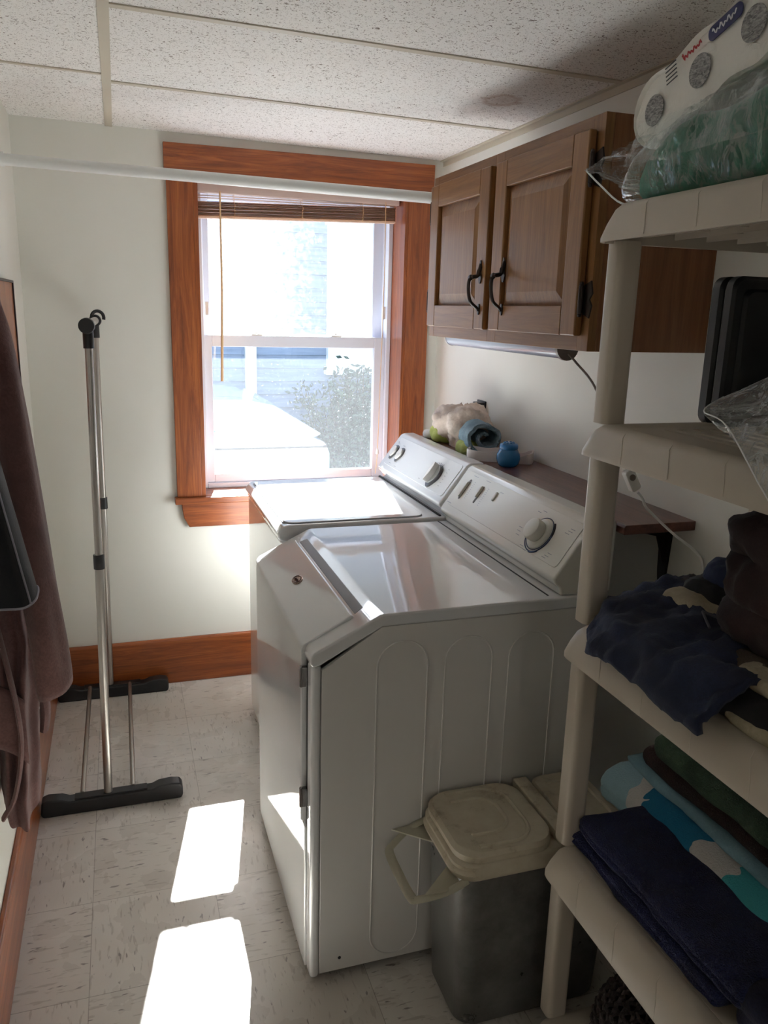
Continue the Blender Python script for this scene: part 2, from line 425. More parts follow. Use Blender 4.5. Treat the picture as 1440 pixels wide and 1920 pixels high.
# window casing
CT = 0.022
struct(MB().box(0.314, 1.328, -CT, 0, 1.945, 2.043).build('trim_5', trim_x, bevel=0.002))
struct(MB().box(0.320, 0.412, -0.020, 0, 0.775, 1.945).build('trim_6', trim_z, bevel=0.002))
struct(MB().box(1.226, 1.322, -0.020, 0, 0.775, 1.945).build('trim_7', trim_z, bevel=0.002))
# stool and apron
struct(MB().box(0.310, 1.335, -0.042, 0.0, 0.750, 0.775).box(0.425, 1.222, -0.002, 0.20, 0.750, 0.775).build('trim_8', trim_x, bevel=0.004))
a = MB().prism([(0.335, 0.750), (1.312, 0.750), (1.312, 0.70), (1.286, 0.654), (0.362, 0.654), (0.343, 0.69), (0.338, 0.72)], 'y', -0.020, 0)
struct(a.build('trim_9', trim_x, bevel=0.002))
# jamb extensions
struct(MB().box(0.412, 0.428, -0.018, 0.205, 0.775, 1.935).build('trim_10', trim_z, bevel=0.001))
struct(MB().box(1.214, 1.226, -0.018, 0.205, 0.775, 1.935).build('trim_11', trim_z, bevel=0.001))
struct(MB().box(0.412, 1.226, -0.018, 0.205, 1.93, 1.945).build('trim_12', trim_x, bevel=0.001))

# the double hung window
def glass_mat():
    m = M('dusty_glare_glass'); m.n.remove(m.b)
    tr = m.new('BsdfTransparent'); tr.inputs[0].default_value = (0.93, 0.95, 0.95, 1)
    gl = m.new('BsdfGlossy'); gl.inputs['Roughness'].default_value = 0.0
    du = m.new('BsdfTranslucent'); du.inputs[0].default_value = (0.8, 0.85, 0.9, 1)
    a = m.new('MixShader'); m.l.new(thin_fresnel(m), a.inputs[0]); m.l.new(tr.outputs[0], a.inputs[1]); m.l.new(gl.outputs[0], a.inputs[2])
    # thin dust film and rain spots; sun glare painted in at upper left
    n = m.noise(m.coord((1, 1, 1)), 40, 4, 0.7, 0.5); s = m.noise(m.coord((1, 1, 1)), 130, 2, 0.6)
    tc = m.new('NewGeometry'); sp = m.new('SeparateXYZ'); m.l.new(tc.outputs['Position'], sp.inputs[0])
    up = m.ramp(m.math('ADD', sp.outputs[2], 0.0), [(0.0, (0, 0, 0)), (1.0, (1, 1, 1))])
    left = m.math('SUBTRACT', 1.0, m.math('MULTIPLY', m.math('SUBTRACT', sp.outputs[0], 0.50), 2.6))
    left = m.math('ADD', left, m.math('MULTIPLY', m.math('SUBTRACT', n, 0.5), 2.2))
    upz = m.math('GREATER_THAN', sp.outputs[2], 1.37)
    d = m.math('MULTIPLY', m.math('MINIMUM', m.math('MAXIMUM', left, 0.0), 1.0), m.math('MULTIPLY', upz, 0.065))
    spots = m.math('MULTIPLY', m.math('GREATER_THAN', s, 0.70), 0.10)
    dm = m.math('ADD', m.math('ADD', d, 0.018), spots)
    c = m.new('MixShader'); m.l.new(dm, c.inputs[0]); m.l.new(a.outputs[0], c.inputs[1]); m.l.new(du.outputs[0], c.inputs[2])
    m.l.new(c.outputs[0], m.out.inputs[0]); return m.m
glass = glass_mat()
win = thing('window_1', (0.82, 0.18, 0.775), None, None); win['kind'] = 'structure'
for k in ('label', 'category'):
    if k in win: del win[k]
f = MB()   # main frame
f.box(0.428, 0.452, 0.125, 0.235, 0.775, 1.93); f.box(1.196, 1.214, 0.125, 0.235, 0.775, 1.93)
f.box(0.452, 1.196, 0.1255, 0.2345, 1.912, 1.93); f.box(0.452, 1.196, 0.1255, 0.2345, 0.775, 0.795)
f.box(1.188, 1.198, 0.165, 0.175, 0.795, 1.885); f.box(0.450, 0.458, 0.165, 0.175, 0.795, 1.885)
f.build('window_frame', vinyl, win, bevel=0.003)
def sash(y0, y1, z0, z1, bot, top, nm):
    s = MB(); x0, x1 = 0.452, 1.196
    s.box(x0, 0.482, y0, y1, z0, z1); s.box(1.150, x1, y0, y1, z0, z1)
    s.box(0.482, 1.150, y0+.0004, y1-.0004, z0, z0+bot); s.box(0.482, 1.150, y0+.0004, y1-.0004, z1-top, z1)
    so = s.build(nm, vinyl, win, bevel=0.003)
    ym = (y0+y1)/2
    MB().box(0.480, 1.152, ym-0.002, ym+0.002, z0+bot-.002, z1-top+.002).build('pane', glass, so, smooth=0)
    return so
up = sash(0.185, 0.215, 1.345, 1.912, 0.045, 0.025, 'upper_sash')
lo = sash(0.140, 0.172, 0.795, 1.385, 0.035, 0.045, 'lower_sash')
for x in (0.66, 0.985):
    MB().box(x-0.022, x+0.022, 0.135, 0.172, 1.385, 1.391).lathe([(0.010, 0), (0.010, 0.008), (0.006, 0.012)], (x, 0.155, 1.389), seg=12).build('sash_lock', whitep, lo, bevel=0.001)
for x in (0.465, 1.185): MB().box(x-0.006, x+0.006, 0.13, 0.142, 1.46, 1.51).build('tilt_latch', whitep, win)

# ------------------------------------------------------------------ outside
gm = M('concrete_yard', srgb(150, 150, 148), 0.9); gm.bump(gm.noise(gm.coord(), 20, 4), 0.2, 0.01)
struct(MB().box(-9, 12, 0.3, 14, -0.5, -0.4).build('ground', gm.m, smooth=0))
sid = M('blue_grey_clapboard_paint', srgb(126, 138, 158), 0.7)
sid.base(sid.ramp(sid.noise(sid.coord((1, 1, 14)), 3, 3), [(0.3, srgb(118, 130, 150)), (0.7, srgb(140, 152, 172))]))
hz = thing('neighbouring_house', (1.6, 4.1, -0.4), 'blue grey clapboard house with white trim seen through the window', 'house')
s = MB()
prof = []
z = -0.4
while z < 3.5:
    prof += [(4.0, z), (4.018, z+0.112)]; z += 0.115
prof += [(4.4, z), (4.4, -0.4)]
s.prism(prof, 'x', -3.0, 6.0)
s.build('clapboard_wall', sid.m, hz, smooth=0)
wt = M('white_house_trim', srgb(240, 240, 236), 0.6).m
MB().box(1.17, 1.265, 3.955, 4.02, -0.4, 3.5).build('corner_board', wt, hz)
hw = MB().box(1.90, 2.02, 3.93, 4.02, 1.0, 2.20).box(2.52, 2.64, 3.93, 4.02, 1.0, 2.20).box(1.88, 2.66, 3.925, 4.02, 2.20, 2.30).box(1.88, 2.66, 3.91, 4.02, 0.93, 1.0).build('house_window_frame', wt, hz)
MB().box(2.02, 2.52, 3.965, 3.975, 1.0, 2.20).build('window_shade', M('white_window_shade', srgb(244, 243, 238), 0.7).m, hw, smooth=0)
MB().box(-3.0, 1.17, 3.97, 4.02, 1.25, 1.33).build('band_board', sid.m, hz)
rf = MB().prism([(3.5, 3.3), (6.2, 4.4), (6.2, 4.5), (3.5, 3.4)], 'x', -3.1, 6.1); rf.build('roof', M('grey_roof_shingle', srgb(90, 90, 95), 0.9).m, hz, smooth=0)
MB().box(-3.0, 6.0, 4.4, 6.0, -0.4, 3.5).build('house_block', sid.m, hz, smooth=0)

# white car parked between the houses
car = thing('car', (0.5, 2.9, -0.4), 'white car parked outside below the window', 'car')
cw = M('white_car_paint', srgb(232, 238, 238), 0.15, Coat_Weight=0.8).m
cg = M('car_glass', srgb(110, 140, 145), 0.05).m
bprof = [(-2.7, -0.15), (1.50, -0.15), (1.53, 0.0), (1.53, 0.50), (1.50, 0.58), (1.38, 0.615), (0.9, 0.64), (-2.6, 0.62), (-2.75, 0.5)]
MB().prism(bprof, 'y', 2.35, 3.75).build('car_body', cw, car, bevel=0.04, seg=4)
cp = [(-2.2, 0.60), (-1.8, 0.88), (0.95, 0.87), (1.15, 0.83), (1.50, 0.62), (1.45, 0.60)]
MB().prism(cp, 'y', 2.47, 3.63).build('cabin', cw, car, bevel=0.04, seg=4)
MB().prism([(-1.9, 0.65), (-1.7, 0.80), (0.6, 0.80), (0.75, 0.65)], 'y', 2.455, 2.50).build('side_window', cg, car, bevel=0.01)
MB().box(0.55, 1.50, 2.335, 2.36, 0.545, 0.56).build('trim_strip', gap_m, car)
for x in (-1.9, 0.9):
    for y in (2.42, 3.6):
        MB().lathe([(0.15, -0.09), (0.26, -0.09), (0.28, -0.06), (0.28, 0.06), (0.26, 0.09), (0.15, 0.09)], (x, y, -0.12), (0, 1, 0), 28).build('wheel', blackp, car)

# shrub
bush = thing('shrub', (2.05, 3.70, -0.4), 'dark leafy shrub growing against the neighbouring house wall', 'shrub')
lm = M('shrub_leaf', srgb(58, 72, 58), 0.6); lm.base(lm.ramp(lm.noise(lm.coord(), 30, 2), [(0.35, srgb(40, 54, 42)), (0.65, srgb(88, 104, 84))])); lm = lm.m
st = MB(); lf = MB(); rnd = random.Random(3)
for i in range(80):
    a = rnd.uniform(0, 2*PI); r = rnd.uniform(0, 0.55); h = rnd.uniform(0.75, 1.42)
    b0 = Vector((2.12+0.15*math.cos(a), 3.70+0.05*math.sin(a), -0.4)); b1 = Vector((2.12+r*math.cos(a)*1.15, 3.70+0.20*r*math.sin(a), -0.4+h))
    mid = (b0+b1)/2+Vector((rnd.uniform(-.08, .08), 0, 0.08)); cur = bez([b0, mid, b1], 6); st.tube(cur, [0.008-0.0005*k for k in range(len(cur))], 5)
    for k in range(95):
        t = rnd.uniform(0.15, 1.0); p = cur[min(int(t*(len(cur)-1)), len(cur)-1)] + Vector((rnd.gauss(0, .06), max(-.06, min(.06, rnd.gauss(0, .03))), rnd.gauss(0, .06)))
        d = Vector((rnd.gauss(0, 1), rnd.gauss(0, 1), rnd.gauss(0.4, 1))).normalized(); e = d.orthogonal().normalized(); L = rnd.uniform(.04, .085)
        lf.add([p, p+d*L*.5+e*L*.25, p+d*L, p+d*L*.5-e*L*.25], [(0, 1, 2, 3)])
st.build('stem', M('shrub_bark', srgb(70, 60, 50), 0.9).m, bush)
lf.build('foliage', lm, bush, smooth=0)

# ------------------------------------------------------------------ window blind
bl = thing('window_blind', (0.82, 0.06, 1.93), 'raised tan mini blind bunched at the top of the window', 'blind')
tan = M('tan_blind_slats', srgb(208, 178, 152), 0.45, Subsurface_Weight=0.3).m; tan_l = M('tan_blind_cord', srgb(228, 192, 146), 0.6).m
def thin_vinyl(name, c):
    m = M(name, c, 0.45); t = m.new('BsdfTranslucent'); t.inputs[0].default_value = c
    x = m.new('MixShader'); x.inputs[0].default_value = 0.45
    m.l.new(m.b.outputs[0], x.inputs[1]); m.l.new(t.outputs[0], x.inputs[2]); m.l.new(x.outputs[0], m.out.inputs[0]); return m.m
tan = thin_vinyl('tan_translucent_vinyl', srgb(236, 212, 190))
head_m = M('pinkish_white_headrail', srgb(226, 208, 200), 0.45).m
BY = 0.06; BX0, BX1 = 0.434, 1.196
MB().box(BX0, BX1+.012, BY-0.018, BY+0.018, 1.895, 1.927).build('headrail', head_m, bl, bevel=0.002)
sl = MB()
for k in range(13):
    t = k/12; z0 = 1.815+0.046*t; z1 = 1.838+0.044*t
    jit = 0.0008*math.sin(k*2.3)
    sl.add([(BX0, BY-0.0125, z0+jit), (BX1, BY-0.0125, z1+jit), (BX1, BY+0.0125, z1+jit), (BX0, BY+0.0125, z0+jit),
            (BX0, BY, z0+jit+.0025), (BX1, BY, z1+jit+.0025)], [(0, 1, 5, 4), (4, 5, 2, 3), (0, 3, 2, 1)])
sl.build('slat_stack', tan, bl, smooth=0, solid=0.0028)
MB().add([(BX0, BY-0.012, 1.806), (BX1, BY-0.012, 1.829), (BX1, BY+0.012, 1.829), (BX0, BY+0.012, 1.806), (BX0, BY-0.012, 1.814), (BX1, BY-0.012, 1.837), (BX1, BY+0.012, 1.837), (BX0, BY+0.012, 1.814)],
         [(0,3,2,1),(4,5,6,7),(0,1,5,4),(1,2,6,5),(2,3,7,6),(3,0,4,7)]).build('bottom_rail', tan, bl, bevel=0.002)
for k, z in enumerate((1.878, 1.886)):
    MB().add([(BX0, BY-.012, z), (BX1, BY-.012, z+0.008), (BX1, BY+.012, z+0.008), (BX0, BY+.012, z)], [(0, 1, 2, 3)]).build('slat', tan, bl, smooth=0, solid=0.001)
for x in (0.565, 0.82, 1.06):
    zb = 1.806+0.03*(x-BX0)
    lt = MB()
    for yy in (BY-0.0145, BY+0.0145):
        lt.tube([(x, yy, zb), (x+.002, yy, 1.86), (x, yy, 1.897)], 0.0009, 5)
    for q in range(5): lt.tube([(x-.004+.002*q, BY-0.0145-.003*(q % 2), zb+.008+.009*q), (x+.005, BY-0.018, zb+.012+.009*q)], 0.001, 5)
    lt.build('ladder_cord', tan_l, bl)
MB().tube([(0.512, 0.03, 1.90), (0.512, 0.028, 1.55), (0.505, 0.026, 1.215)], [0.0032, 0.0042, 0.0055], 8).build('tilt_wand', tan_l, bl)
pc = bez([(1.150, 0.036, 1.905), (1.151, 0.034, 1.6), (1.145, 0.034, 1.2), (1.140, 0.034, 0.92), (1.133, 0.034, 0.83)], 6)
c_ = MB().tube(pc, 0.0014, 5).build('lift_cord', tan_l, bl)
MB().lathe([(0.002, 0.012), (0.005, 0.004), (0.007, -0.010), (0.004, -0.014)], (1.140, 0.034, 0.925), seg=12).build('tassel', whitep, c_)

# ------------------------------------------------------------------ curtain / closet pole
pole = thing('closet_pole', (0.5, -0.45, 1.86), 'white pole spanning the room above the window', 'pole')
MB().tube([(XL+.002, -0.40, 1.890), (1.066, -0.70, 1.829)], 0.0165, 20).build('rod', rodw, pole)
MB().lathe([(0.028, 0), (0.028, 0.004), (0.020, 0.006), (0.020, 0.02)], (XL, -0.40, 1.890), (1, 0, 0), 24).build('socket', rodw, pole)
MB().box(1.064, 1.070, -0.722, -0.684, 1.802, 1.856).build('end_bracket', whitep, pole, bevel=0.001)

# ------------------------------------------------------------------ wall cabinet
CX, CY0, CY1, CZ0, CZ1 = 1.072, -1.615, -0.690, 1.421, 1.886
cabn = thing('wall_cabinet', (XR, -1.15, CZ0), 'two door brown pine cabinet hung high on the right wall', 'cabinet')
m_ = MB(); m_.box(CX+0.02, XR, CY0, CY0+.018, CZ0, CZ1); m_.box(CX+0.02, XR, CY1-.018, CY1, CZ0, CZ1)
m_.box(CX+0.02, XR, CY0+.018, CY1-.018, CZ1-.018, CZ1); m_.box(CX+0.02, XR, CY0+.018, CY1-.018, CZ0, CZ0+.018); m_.box(XR-.01, XR, CY0+.018, CY1-.018, CZ0+.018, CZ1-.018)
m_.build('carcass', cab_k, cabn, bevel=0.001)
for (a, b) in ((CY0, CY0+.042), (-1.168, -1.118), (CY1-.036, CY1)): MB().box(CX, CX+.02, a, b, CZ0, CZ1).build('face_frame_stile', cab_z, cabn, bevel=0.001)
for (a, b) in ((CZ0, CZ0+.042), (CZ1-.038, CZ1)):
    for (c, d) in ((CY0+.042, -1.168), (-1.118, CY1-.036)): MB().box(CX, CX+.0198, c, d, a, b).build('face_frame_rail', cab_y, cabn, bevel=0.001)
def cab_door(y0, y1, z0, z1, hinge_y, handle_y):
    xo = CX-0.019; st_ = 0.062
    a0, a1, b0, b1 = y0+st_, y1-st_, z0+st_, z1-st_
    i = 0.032; xb = xo+0.013; xf = xo+0.003
    p = MB().add([(xb, a0, b0), (xb, a1, b0), (xb, a1, b1), (xb, a0, b1), (xf, a0+i, b0+i), (xf, a1-i, b0+i), (xf, a1-i, b1-i), (xf, a0+i, b1-i),
                  (xb+.004, a0, b0), (xb+.004, a1, b0), (xb+.004, a1, b1), (xb+.004, a0, b1)],
                 [(4, 5, 6, 7), (0, 1, 5, 4), (1, 2, 6, 5), (2, 3, 7, 6), (3, 0, 4, 7), (8, 11, 10, 9), (0, 8, 9, 1), (1, 9, 10, 2), (2, 10, 11, 3), (3, 11, 8, 0)])
    do = p.build('door', cab_z, cabn, smooth=15)
    for (a, b) in ((y0, y0+st_), (y1-st_, y1)): MB().box(xo, CX-.001, a, b, z0, z1).build('door_stile', cab_z, do, bevel=0.004)
    for (a, b) in ((z0, z0+st_), (z1-st_, z1)): MB().box(xo, CX-.001, y0+st_, y1-st_, a, b).build('door_rail', cab_y, do, bevel=0.002)
    for z in (z0+0.075, z1-0.075):
        s = 1 if hinge_y > (y0+y1)/2 else -1
        hg = MB().tube([(xo+.006, hinge_y+s*.006, z-.028), (xo+.006, hinge_y+s*.006, z+.028)], 0.0055, 10)
        hg.lathe([(0.001, -.012), (.005, -.006), (.003, 0)], (xo+.006, hinge_y+s*.006, z+.036), seg=10)
        hg.lathe([(0.001, .012), (.005, .006), (.003, 0)], (xo+.006, hinge_y+s*.006, z-.036), seg=10)
        hg.prism([(hinge_y+s*.004, z-.03), (hinge_y+s*.026, z-.038), (hinge_y+s*.034, z-.012), (hinge_y+s*.024, z), (hinge_y+s*.034, z+.012), (hinge_y+s*.026, z+.038), (hinge_y+s*.004, z+.03)], 'x', CX-.004, CX-.0005)
        hg.build('hinge', iron_m, do, bevel=0.001)
    hz_ = z0+0.052
    h = MB()
    h.tube(bez([(xo-.001, handle_y, hz_+.116), (xo-.006, handle_y, hz_+.098), (xo-.010, handle_y, hz_+.085), (xo-.030, handle_y, hz_+.078), (xo-.033, handle_y, hz_+.05), (xo-.026, handle_y, hz_+.02), (xo-.008, handle_y, hz_+.004), (xo-.002, handle_y, hz_-.004)], 6),
           [0.004]*6+[0.0055]*12+[0.0048]*12+[0.0045]*13, 8)
    h.lathe([(0.001, -.006), (.007, -.003), (.008, .002), (.005, .006)], (xo-.028, handle_y, hz_+.08), (-1, 0, .2), 12)
    h.tube([(xo-.028, handle_y-.014, hz_+.081), (xo-.028, handle_y+.014, hz_+.081)], [.003, .003], 8)
    h.prism([(handle_y-.002, hz_+.125), (handle_y+.002, hz_+.125), (handle_y+.008, hz_+.108), (handle_y+.004, hz_+.096), (handle_y+.010, hz_+.082), (handle_y+.003, hz_+.066), (handle_y-.003, hz_+.066), (handle_y-.010, hz_+.082), (handle_y-.004, hz_+.096), (handle_y-.008, hz_+.108)], 'x', xo-.003, xo+.0005)
    h.prism([(handle_y-.003, hz_-.014), (handle_y+.003, hz_-.014), (handle_y+.007, hz_+.002), (handle_y+.003, hz_+.014), (handle_y-.003, hz_+.014), (handle_y-.007, hz_+.002)], 'x', xo-.003, xo+.0005)
    h.build('handle', iron_m, do)
cab_door(-1.128, -0.712, 1.452, 1.858, -0.712, -1.100)
cab_door(-1.590, -1.160, 1.452, 1.858, -1.590, -1.238)

# under cabinet light bar
lb = thing('light_bar', (1.11, -1.1, 1.42), 'slim fluorescent light bar under the wall cabinet', 'light')
dif = M('clear_ribbed_lens', srgb(216, 220, 238), 0.15, Transmission_Weight=0.5, IOR=1.3).m
def arc(y, r=0.020): return [(1.118+r*1.25*math.cos(a), 1.4205-r*math.sin(a)*1.25) for a in [PI*k/12 for k in range(13)]]
MB().prism(arc(0), 'y', -1.452, -0.775).build('lens', dif, lb)
MB().prism(arc(0, 0.0225), 'y', -1.462, -1.450).build('end_cap', greyp, lb, bevel=0.001)
MB().prism(arc(0, 0.0215), 'y', -0.777, -0.770).build('end_cap', whitep, lb, bevel=0.001)

# lamp cord with inline switch
cd = thing('lamp_cord', (1.18, -1.67, 1.146), 'white lamp cord with inline switch hanging from the light bar past the wooden shelf end', 'cord')
cc = MB().tube(bez([(1.12, -1.463, 1.408), (1.132, -1.478, 1.39), (1.160, -1.52, 1.339), (1.166, -1.60, 1.24), (1.163, -1.66, 1.180)], 8), 0.0028, 8).build('upper_cord', greyp, cd)
MB().tube(bez([(1.195, -1.67, 1.125), (1.210, -1.67, 1.109), (1.227, -1.67, 1.084), (1.298, -1.675, 1.025), (1.350, -1.69, 0.985), (1.367, -1.70, 0.95), (1.369, -1.705, 0.85), (1.369, -1.71, 0.6), (1.369, -1.72, 0.3)], 8), 0.0030, 8).build('lower_cord', whitep, cd)
sw = MB(); dv = Vector((0.50, 0, -0.86)).normalized(); pv = Vector((0.86, 0, 0.50)).normalized(); cq = Vector((1.178, -1.668, 1.152))
pts = rrect(0.052, 0.024, 0.006); n = len(pts)
vs = [tuple(cq+dv*a+pv*b+Vector((0, -0.008, 0))) for a, b in pts]+[tuple(cq+dv*a+pv*b+Vector((0, 0.008, 0))) for a, b in pts]
sw.add(vs, [tuple(range(n)), tuple(range(2*n-1, n-1, -1))]+[(i, i+n, (i+1) % n+n, (i+1) % n) for i in range(n)])
so = sw.build('inline_switch', whitep, cd, bevel=0.002)
MB().lathe([(0.007, 0), (0.007, 0.003), (0.005, 0.004)], cq+Vector((0, -0.008, 0))-dv*.008, (0, -1, 0), 16).build('switch_dial', greyp, so)

# outlet
ol = thing('wall_outlet', (XR, -0.47, 1.16), 'black outlet plate with adapter on the right wall above the cloths', 'outlet')
MB().box(XR-0.005, XR, -0.505, -0.435, 1.10, 1.19).build('plate', blackp, ol, bevel=0.002)
MB().box(XR-0.03, XR-0.005, -0.50, -0.452, 1.125, 1.185).build('adapter', M('dark_grey_adapter', srgb(70, 66, 66), 0.5).m, ol, bevel=0.003)

# wooden shelf over machines
SX0, SZ = 1.182, 1.045
ws = thing('wall_shelf', (XR, -1.0, SZ-0.022), 'dark red brown wooden shelf board on the wall behind the machines', 'shelf')
MB().prism([(SX0, SZ-.020), (SX0, SZ-.006), (SX0+.004, SZ), (XR, SZ), (XR, SZ-.022), (SX0+.002, SZ-.022)], 'y', -1.655, -0.33).build('board', shelf_w, ws, bevel=0.0015)
for y in (-1.56, -0.75):
    bk = MB().prism([(y-.024, SZ-.022), (y+.024, SZ-.022), (y+.016, SZ-.15), (y+.006, SZ-.205), (y-.006, SZ-.205), (y-.016, SZ-.15)], 'x', XR-.006, XR)
    bk.prism([(XR-.004, SZ-.022), (XR-.16, SZ-.022), (XR-.16, SZ-.027), (XR-.03, SZ-.060), (XR-.006, SZ-.13), (XR-.004, SZ-.19)], 'y', y-.003, y+.003)
    bk.build('bracket', black_rough, ws, bevel=0.001)

# ------------------------------------------------------------------ dryer
DX0, DX1, DY0, DY1, DZ = 0.472, 1.150, -1.645, -0.952, 0.884
dr = thing('clothes_dryer', (0.8, -1.3, 0), 'white front loading dryer with sloped front edge nearest the bin', 'dryer')
# side panels, back
side = [(DX0+.026, 0.022), (DX1, 0.022), (DX1, DZ-.028), (0.626, DZ-.028), (DX0+.026, 0.772)]
sp_ = MB().prism(side, 'y', DY0+.001, DY0+.012).build('side_panel', enamel_d, dr, bevel=0.0015)
MB().prism(side, 'y', DY1-.012, DY1-.001).build('side_panel', enamel_d, dr, bevel=0.0015)
MB().box(DX1-.012, DX1, DY0+.012, DY1-.012, 0.022, DZ-.028).build('back_panel', enamel_d, dr)
MB().box(DX0+.03, DX1-.012, DY0+.02, DY1-.02, 0.022, 0.04).build('base_pan', gap_m, dr)
for (cx_, w_, zt, zb) in ((0.675, 0.114, 0.82, 0.035), (0.828, 0.112, 0.815, 0.035), (0.981, 0.112, 0.81, 0.035)):
    r_ = w_/2; pts = []
    for k in range(17):
        a = PI*k/16; pts.append((cx_-r_*math.cos(a), DY0+.0012, zt-r_+r_*math.sin(a)))
    for k in range(17):
        a = PI*k/16; pts.append((cx_+r_*math.cos(a), DY0+.0012, zb+r_-r_*math.sin(a)))
    MB().tube(pts, 0.0024, 6, closed=True).build('embossed_arch', enamel_d, sp_)
# front: column frame, lower panel
MB().box(DX0+.004, DX0+.026, DY0, DY0+.040, 0.012, 0.785).build('front_column', enamel, dr, bevel=0.009)
MB().box(DX0+.004, DX0+.026, DY1-.030, DY1, 0.012, 0.785).build('front_column', enamel, dr, bevel=0.009)
MB().box(DX0, DX0+.024, DY0+.042, DY1-.032, 0.012, 0.384).build('lower_front_panel', enamel, dr, bevel=0.004)
# top with rolled edges and sloped nose
top = [(DX0+.001, 0.788), (DX0+.001, 0.800), (DX0+.010, 0.812), (0.622, DZ-.002), (0.632, DZ), (DX1, DZ), (DX1, DZ-.028), (0.628, DZ-.028), (DX0+.022, 0.783), (DX0+.008, 0.780)]
to_ = MB().prism(top, 'y', DY0, DY1).build('top_panel', enamel, dr, bevel=0.007)
# door wrapping over the slope; slope direction
A = Vector((DX0+.003, 0, 0.806)); B = Vector((0.622, 0, DZ-.002)); sdv = (B-A).normalized(); sn = Vector((-sdv.z, 0, sdv.x))
def sl_pt(s, y, h=0): p = A+sdv*s+sn*h; return (p.x, y, p.z)
def slope_prism(poly, h0, h1, name, mat, parent, **k):
    mb = MB(); n = len(poly)
    mb.add([sl_pt(s, y, h0) for s, y in poly]+[sl_pt(s, y, h1) for s, y in poly], [tuple(range(n)), tuple(range(2*n-1, n-1, -1))]+[(i, i+n, (i+1) % n+n, (i+1) % n) for i in range(n)])
    return mb.build(name, mat, parent, **k)
dprof = [(DX0-.006, 0.390), (DX0-.006, 0.800), (DX0-.002, 0.809)]
e0 = A+sdv*0.118+sn*0.008; dprof += [(e0.x, e0.z)]
e1 = A+sdv*0.120+sn*0.0; dprof += [(e1.x, e1.z), (DX0+.012, 0.795), (DX0+.012, 0.390)]
door = MB().prism(dprof, 'y', DY0+.055, DY1-.050).build('door', enamel, dr, bevel=0.0035)
slope_prism([(0.124, DY0+.065), (0.124, DY1-.062), (0.148, DY1-.072), (0.148, DY0+.075)], -0.004, 0.0012, 'grip_recess', M('painted_recess_shade', srgb(118, 118, 118), 0.3).m, to_, bevel=0.002)  # raised strip; its darker grey paints the shade of the grip groove
for z in (0.742, 0.455):
    MB().box(DX0-.007, DX0+.006, DY0+.042, DY0+.054, z-.022, z+.022).tube([(DX0-.007, DY0+.048, z-.024), (DX0-.007, DY0+.048, z+.024)], 0.004, 8).build('hinge', chrome, door, bevel=0.001)
MB().box(DX0+.006, DX0+.014, DY0+.041, DY0+.054, 0.10, 0.80).build('door_gap', gap_m, dr)
# oval badge
bad = [(0.062+0.0145*math.cos(2*PI*k/28), -1.268+0.024*math.sin(2*PI*k/28)) for k in range(28)]
bo = slope_prism(bad, 0.006, 0.0105, 'oval_badge', M('badge_silver', srgb(170, 150, 140), 0.25, Metallic=0.8).m, door, bevel=0.001)
swl = MB().tube([sl_pt(0.062+0.0105*math.cos(t), -1.268+0.019*math.sin(t), 0.0108) for t in [2*PI*k/26 for k in range(24)]], 0.0010, 6)
swl.tube([sl_pt(0.060+0.003*math.sin(k*1.9), -1.281+0.0018*k, 0.0108) for k in range(14)], 0.0010, 6)
swl.build('badge_script', M('badge_dark_brown', srgb(86, 52, 44), 0.4).m, bo)
# rear of top seam
MB().box(1.020, 1.0235, DY0+.02, DY1-.004, DZ, DZ+.0012).build('top_seam', gap_m, to_)
# dryer console
def console(parent, y0, y1, zb, mat, xo=0.0, name='console'):
    pr = [(1.047+xo, zb), (1.044+xo, zb+.018), (1.030+xo, zb+.030), (1.026+xo, zb+.042), (1.036+xo, zb+.055), (1.112+xo, 1.046), (1.124+xo, 1.054), (1.172, 1.054), (1.178, 1.044), (1.176, zb)]
    return MB().prism(pr, 'y', y0, y1).build(name, mat, parent, bevel=0.006)
dc = console(dr, DY0+.010, DY1-.004, DZ, console_m)
FA = Vector((1.036, 0, DZ+.055)); FB = Vector((1.112, 0, 1.046)); ft = (FB-FA).normalized(); fn_ = Vector((-ft.z, 0, ft.x))
def face_pt(s, y, h=0, A0=None, t=None, nrm=None):
    p = (A0 or FA)+(t or ft)*s+(nrm or fn_)*h; return Vector((p.x, y, p.z))
def face_prism(poly, h0, h1, name, mat, parent, A0=None, t=None, nrm=None, **k):
    mb = MB(); n = len(poly)
    mb.add([face_pt(s, y, h0, A0, t, nrm) for s, y in poly]+[face_pt(s, y, h1, A0, t, nrm) for s, y in poly], [tuple(range(n)), tuple(range(2*n-1, n-1, -1))]+[(i, i+n, (i+1) % n+n, (i+1) % n) for i in range(n)])
    return mb.build(name, mat, parent, **k)
# face overlay
fl = (FB-FA).length
ov = face_prism(rrect(fl-.012, DY1-DY0-.055, 0.012, c=(fl/2, (DY0+DY1)/2)), -0.001, 0.0016, 'control_panel', console_m, dc, bevel=0.0008)
def knob(c_s, c_y, parent, A0=None, t=None, nrm=None):
    c = face_pt(c_s, c_y, 0.001, A0, t, nrm); nn = nrm or fn_
    dial = MB().lathe([(0.040, 0), (0.040, 0.004), (0.036, 0.008), (0.030, 0.009)], c, nn, 40).build('dial', knob_m, parent)
    MB().lathe([(0.026, 0.008), (0.0275, 0.012), (0.028, 0.028), (0.026, 0.032), (0.020, 0.0335)], c, nn, 40).build('knob', knob_m, dial)
    return c
KS, KY = 0.058, -1.487
knob(KS, KY, ov)
def ring_arc(a0, a1, r, rad, name, mat, parent, cs=KS, cy=KY, n=40, A0=None, t=None, nrm=None):
    MB().tube([face_pt(cs+r*math.cos(a0+(a1-a0)*k/n), cy+r*math.sin(a0+(a1-a0)*k/n), 0.0022, A0, t, nrm) for k in range(n+1)], rad, 5).build(name, mat, parent)
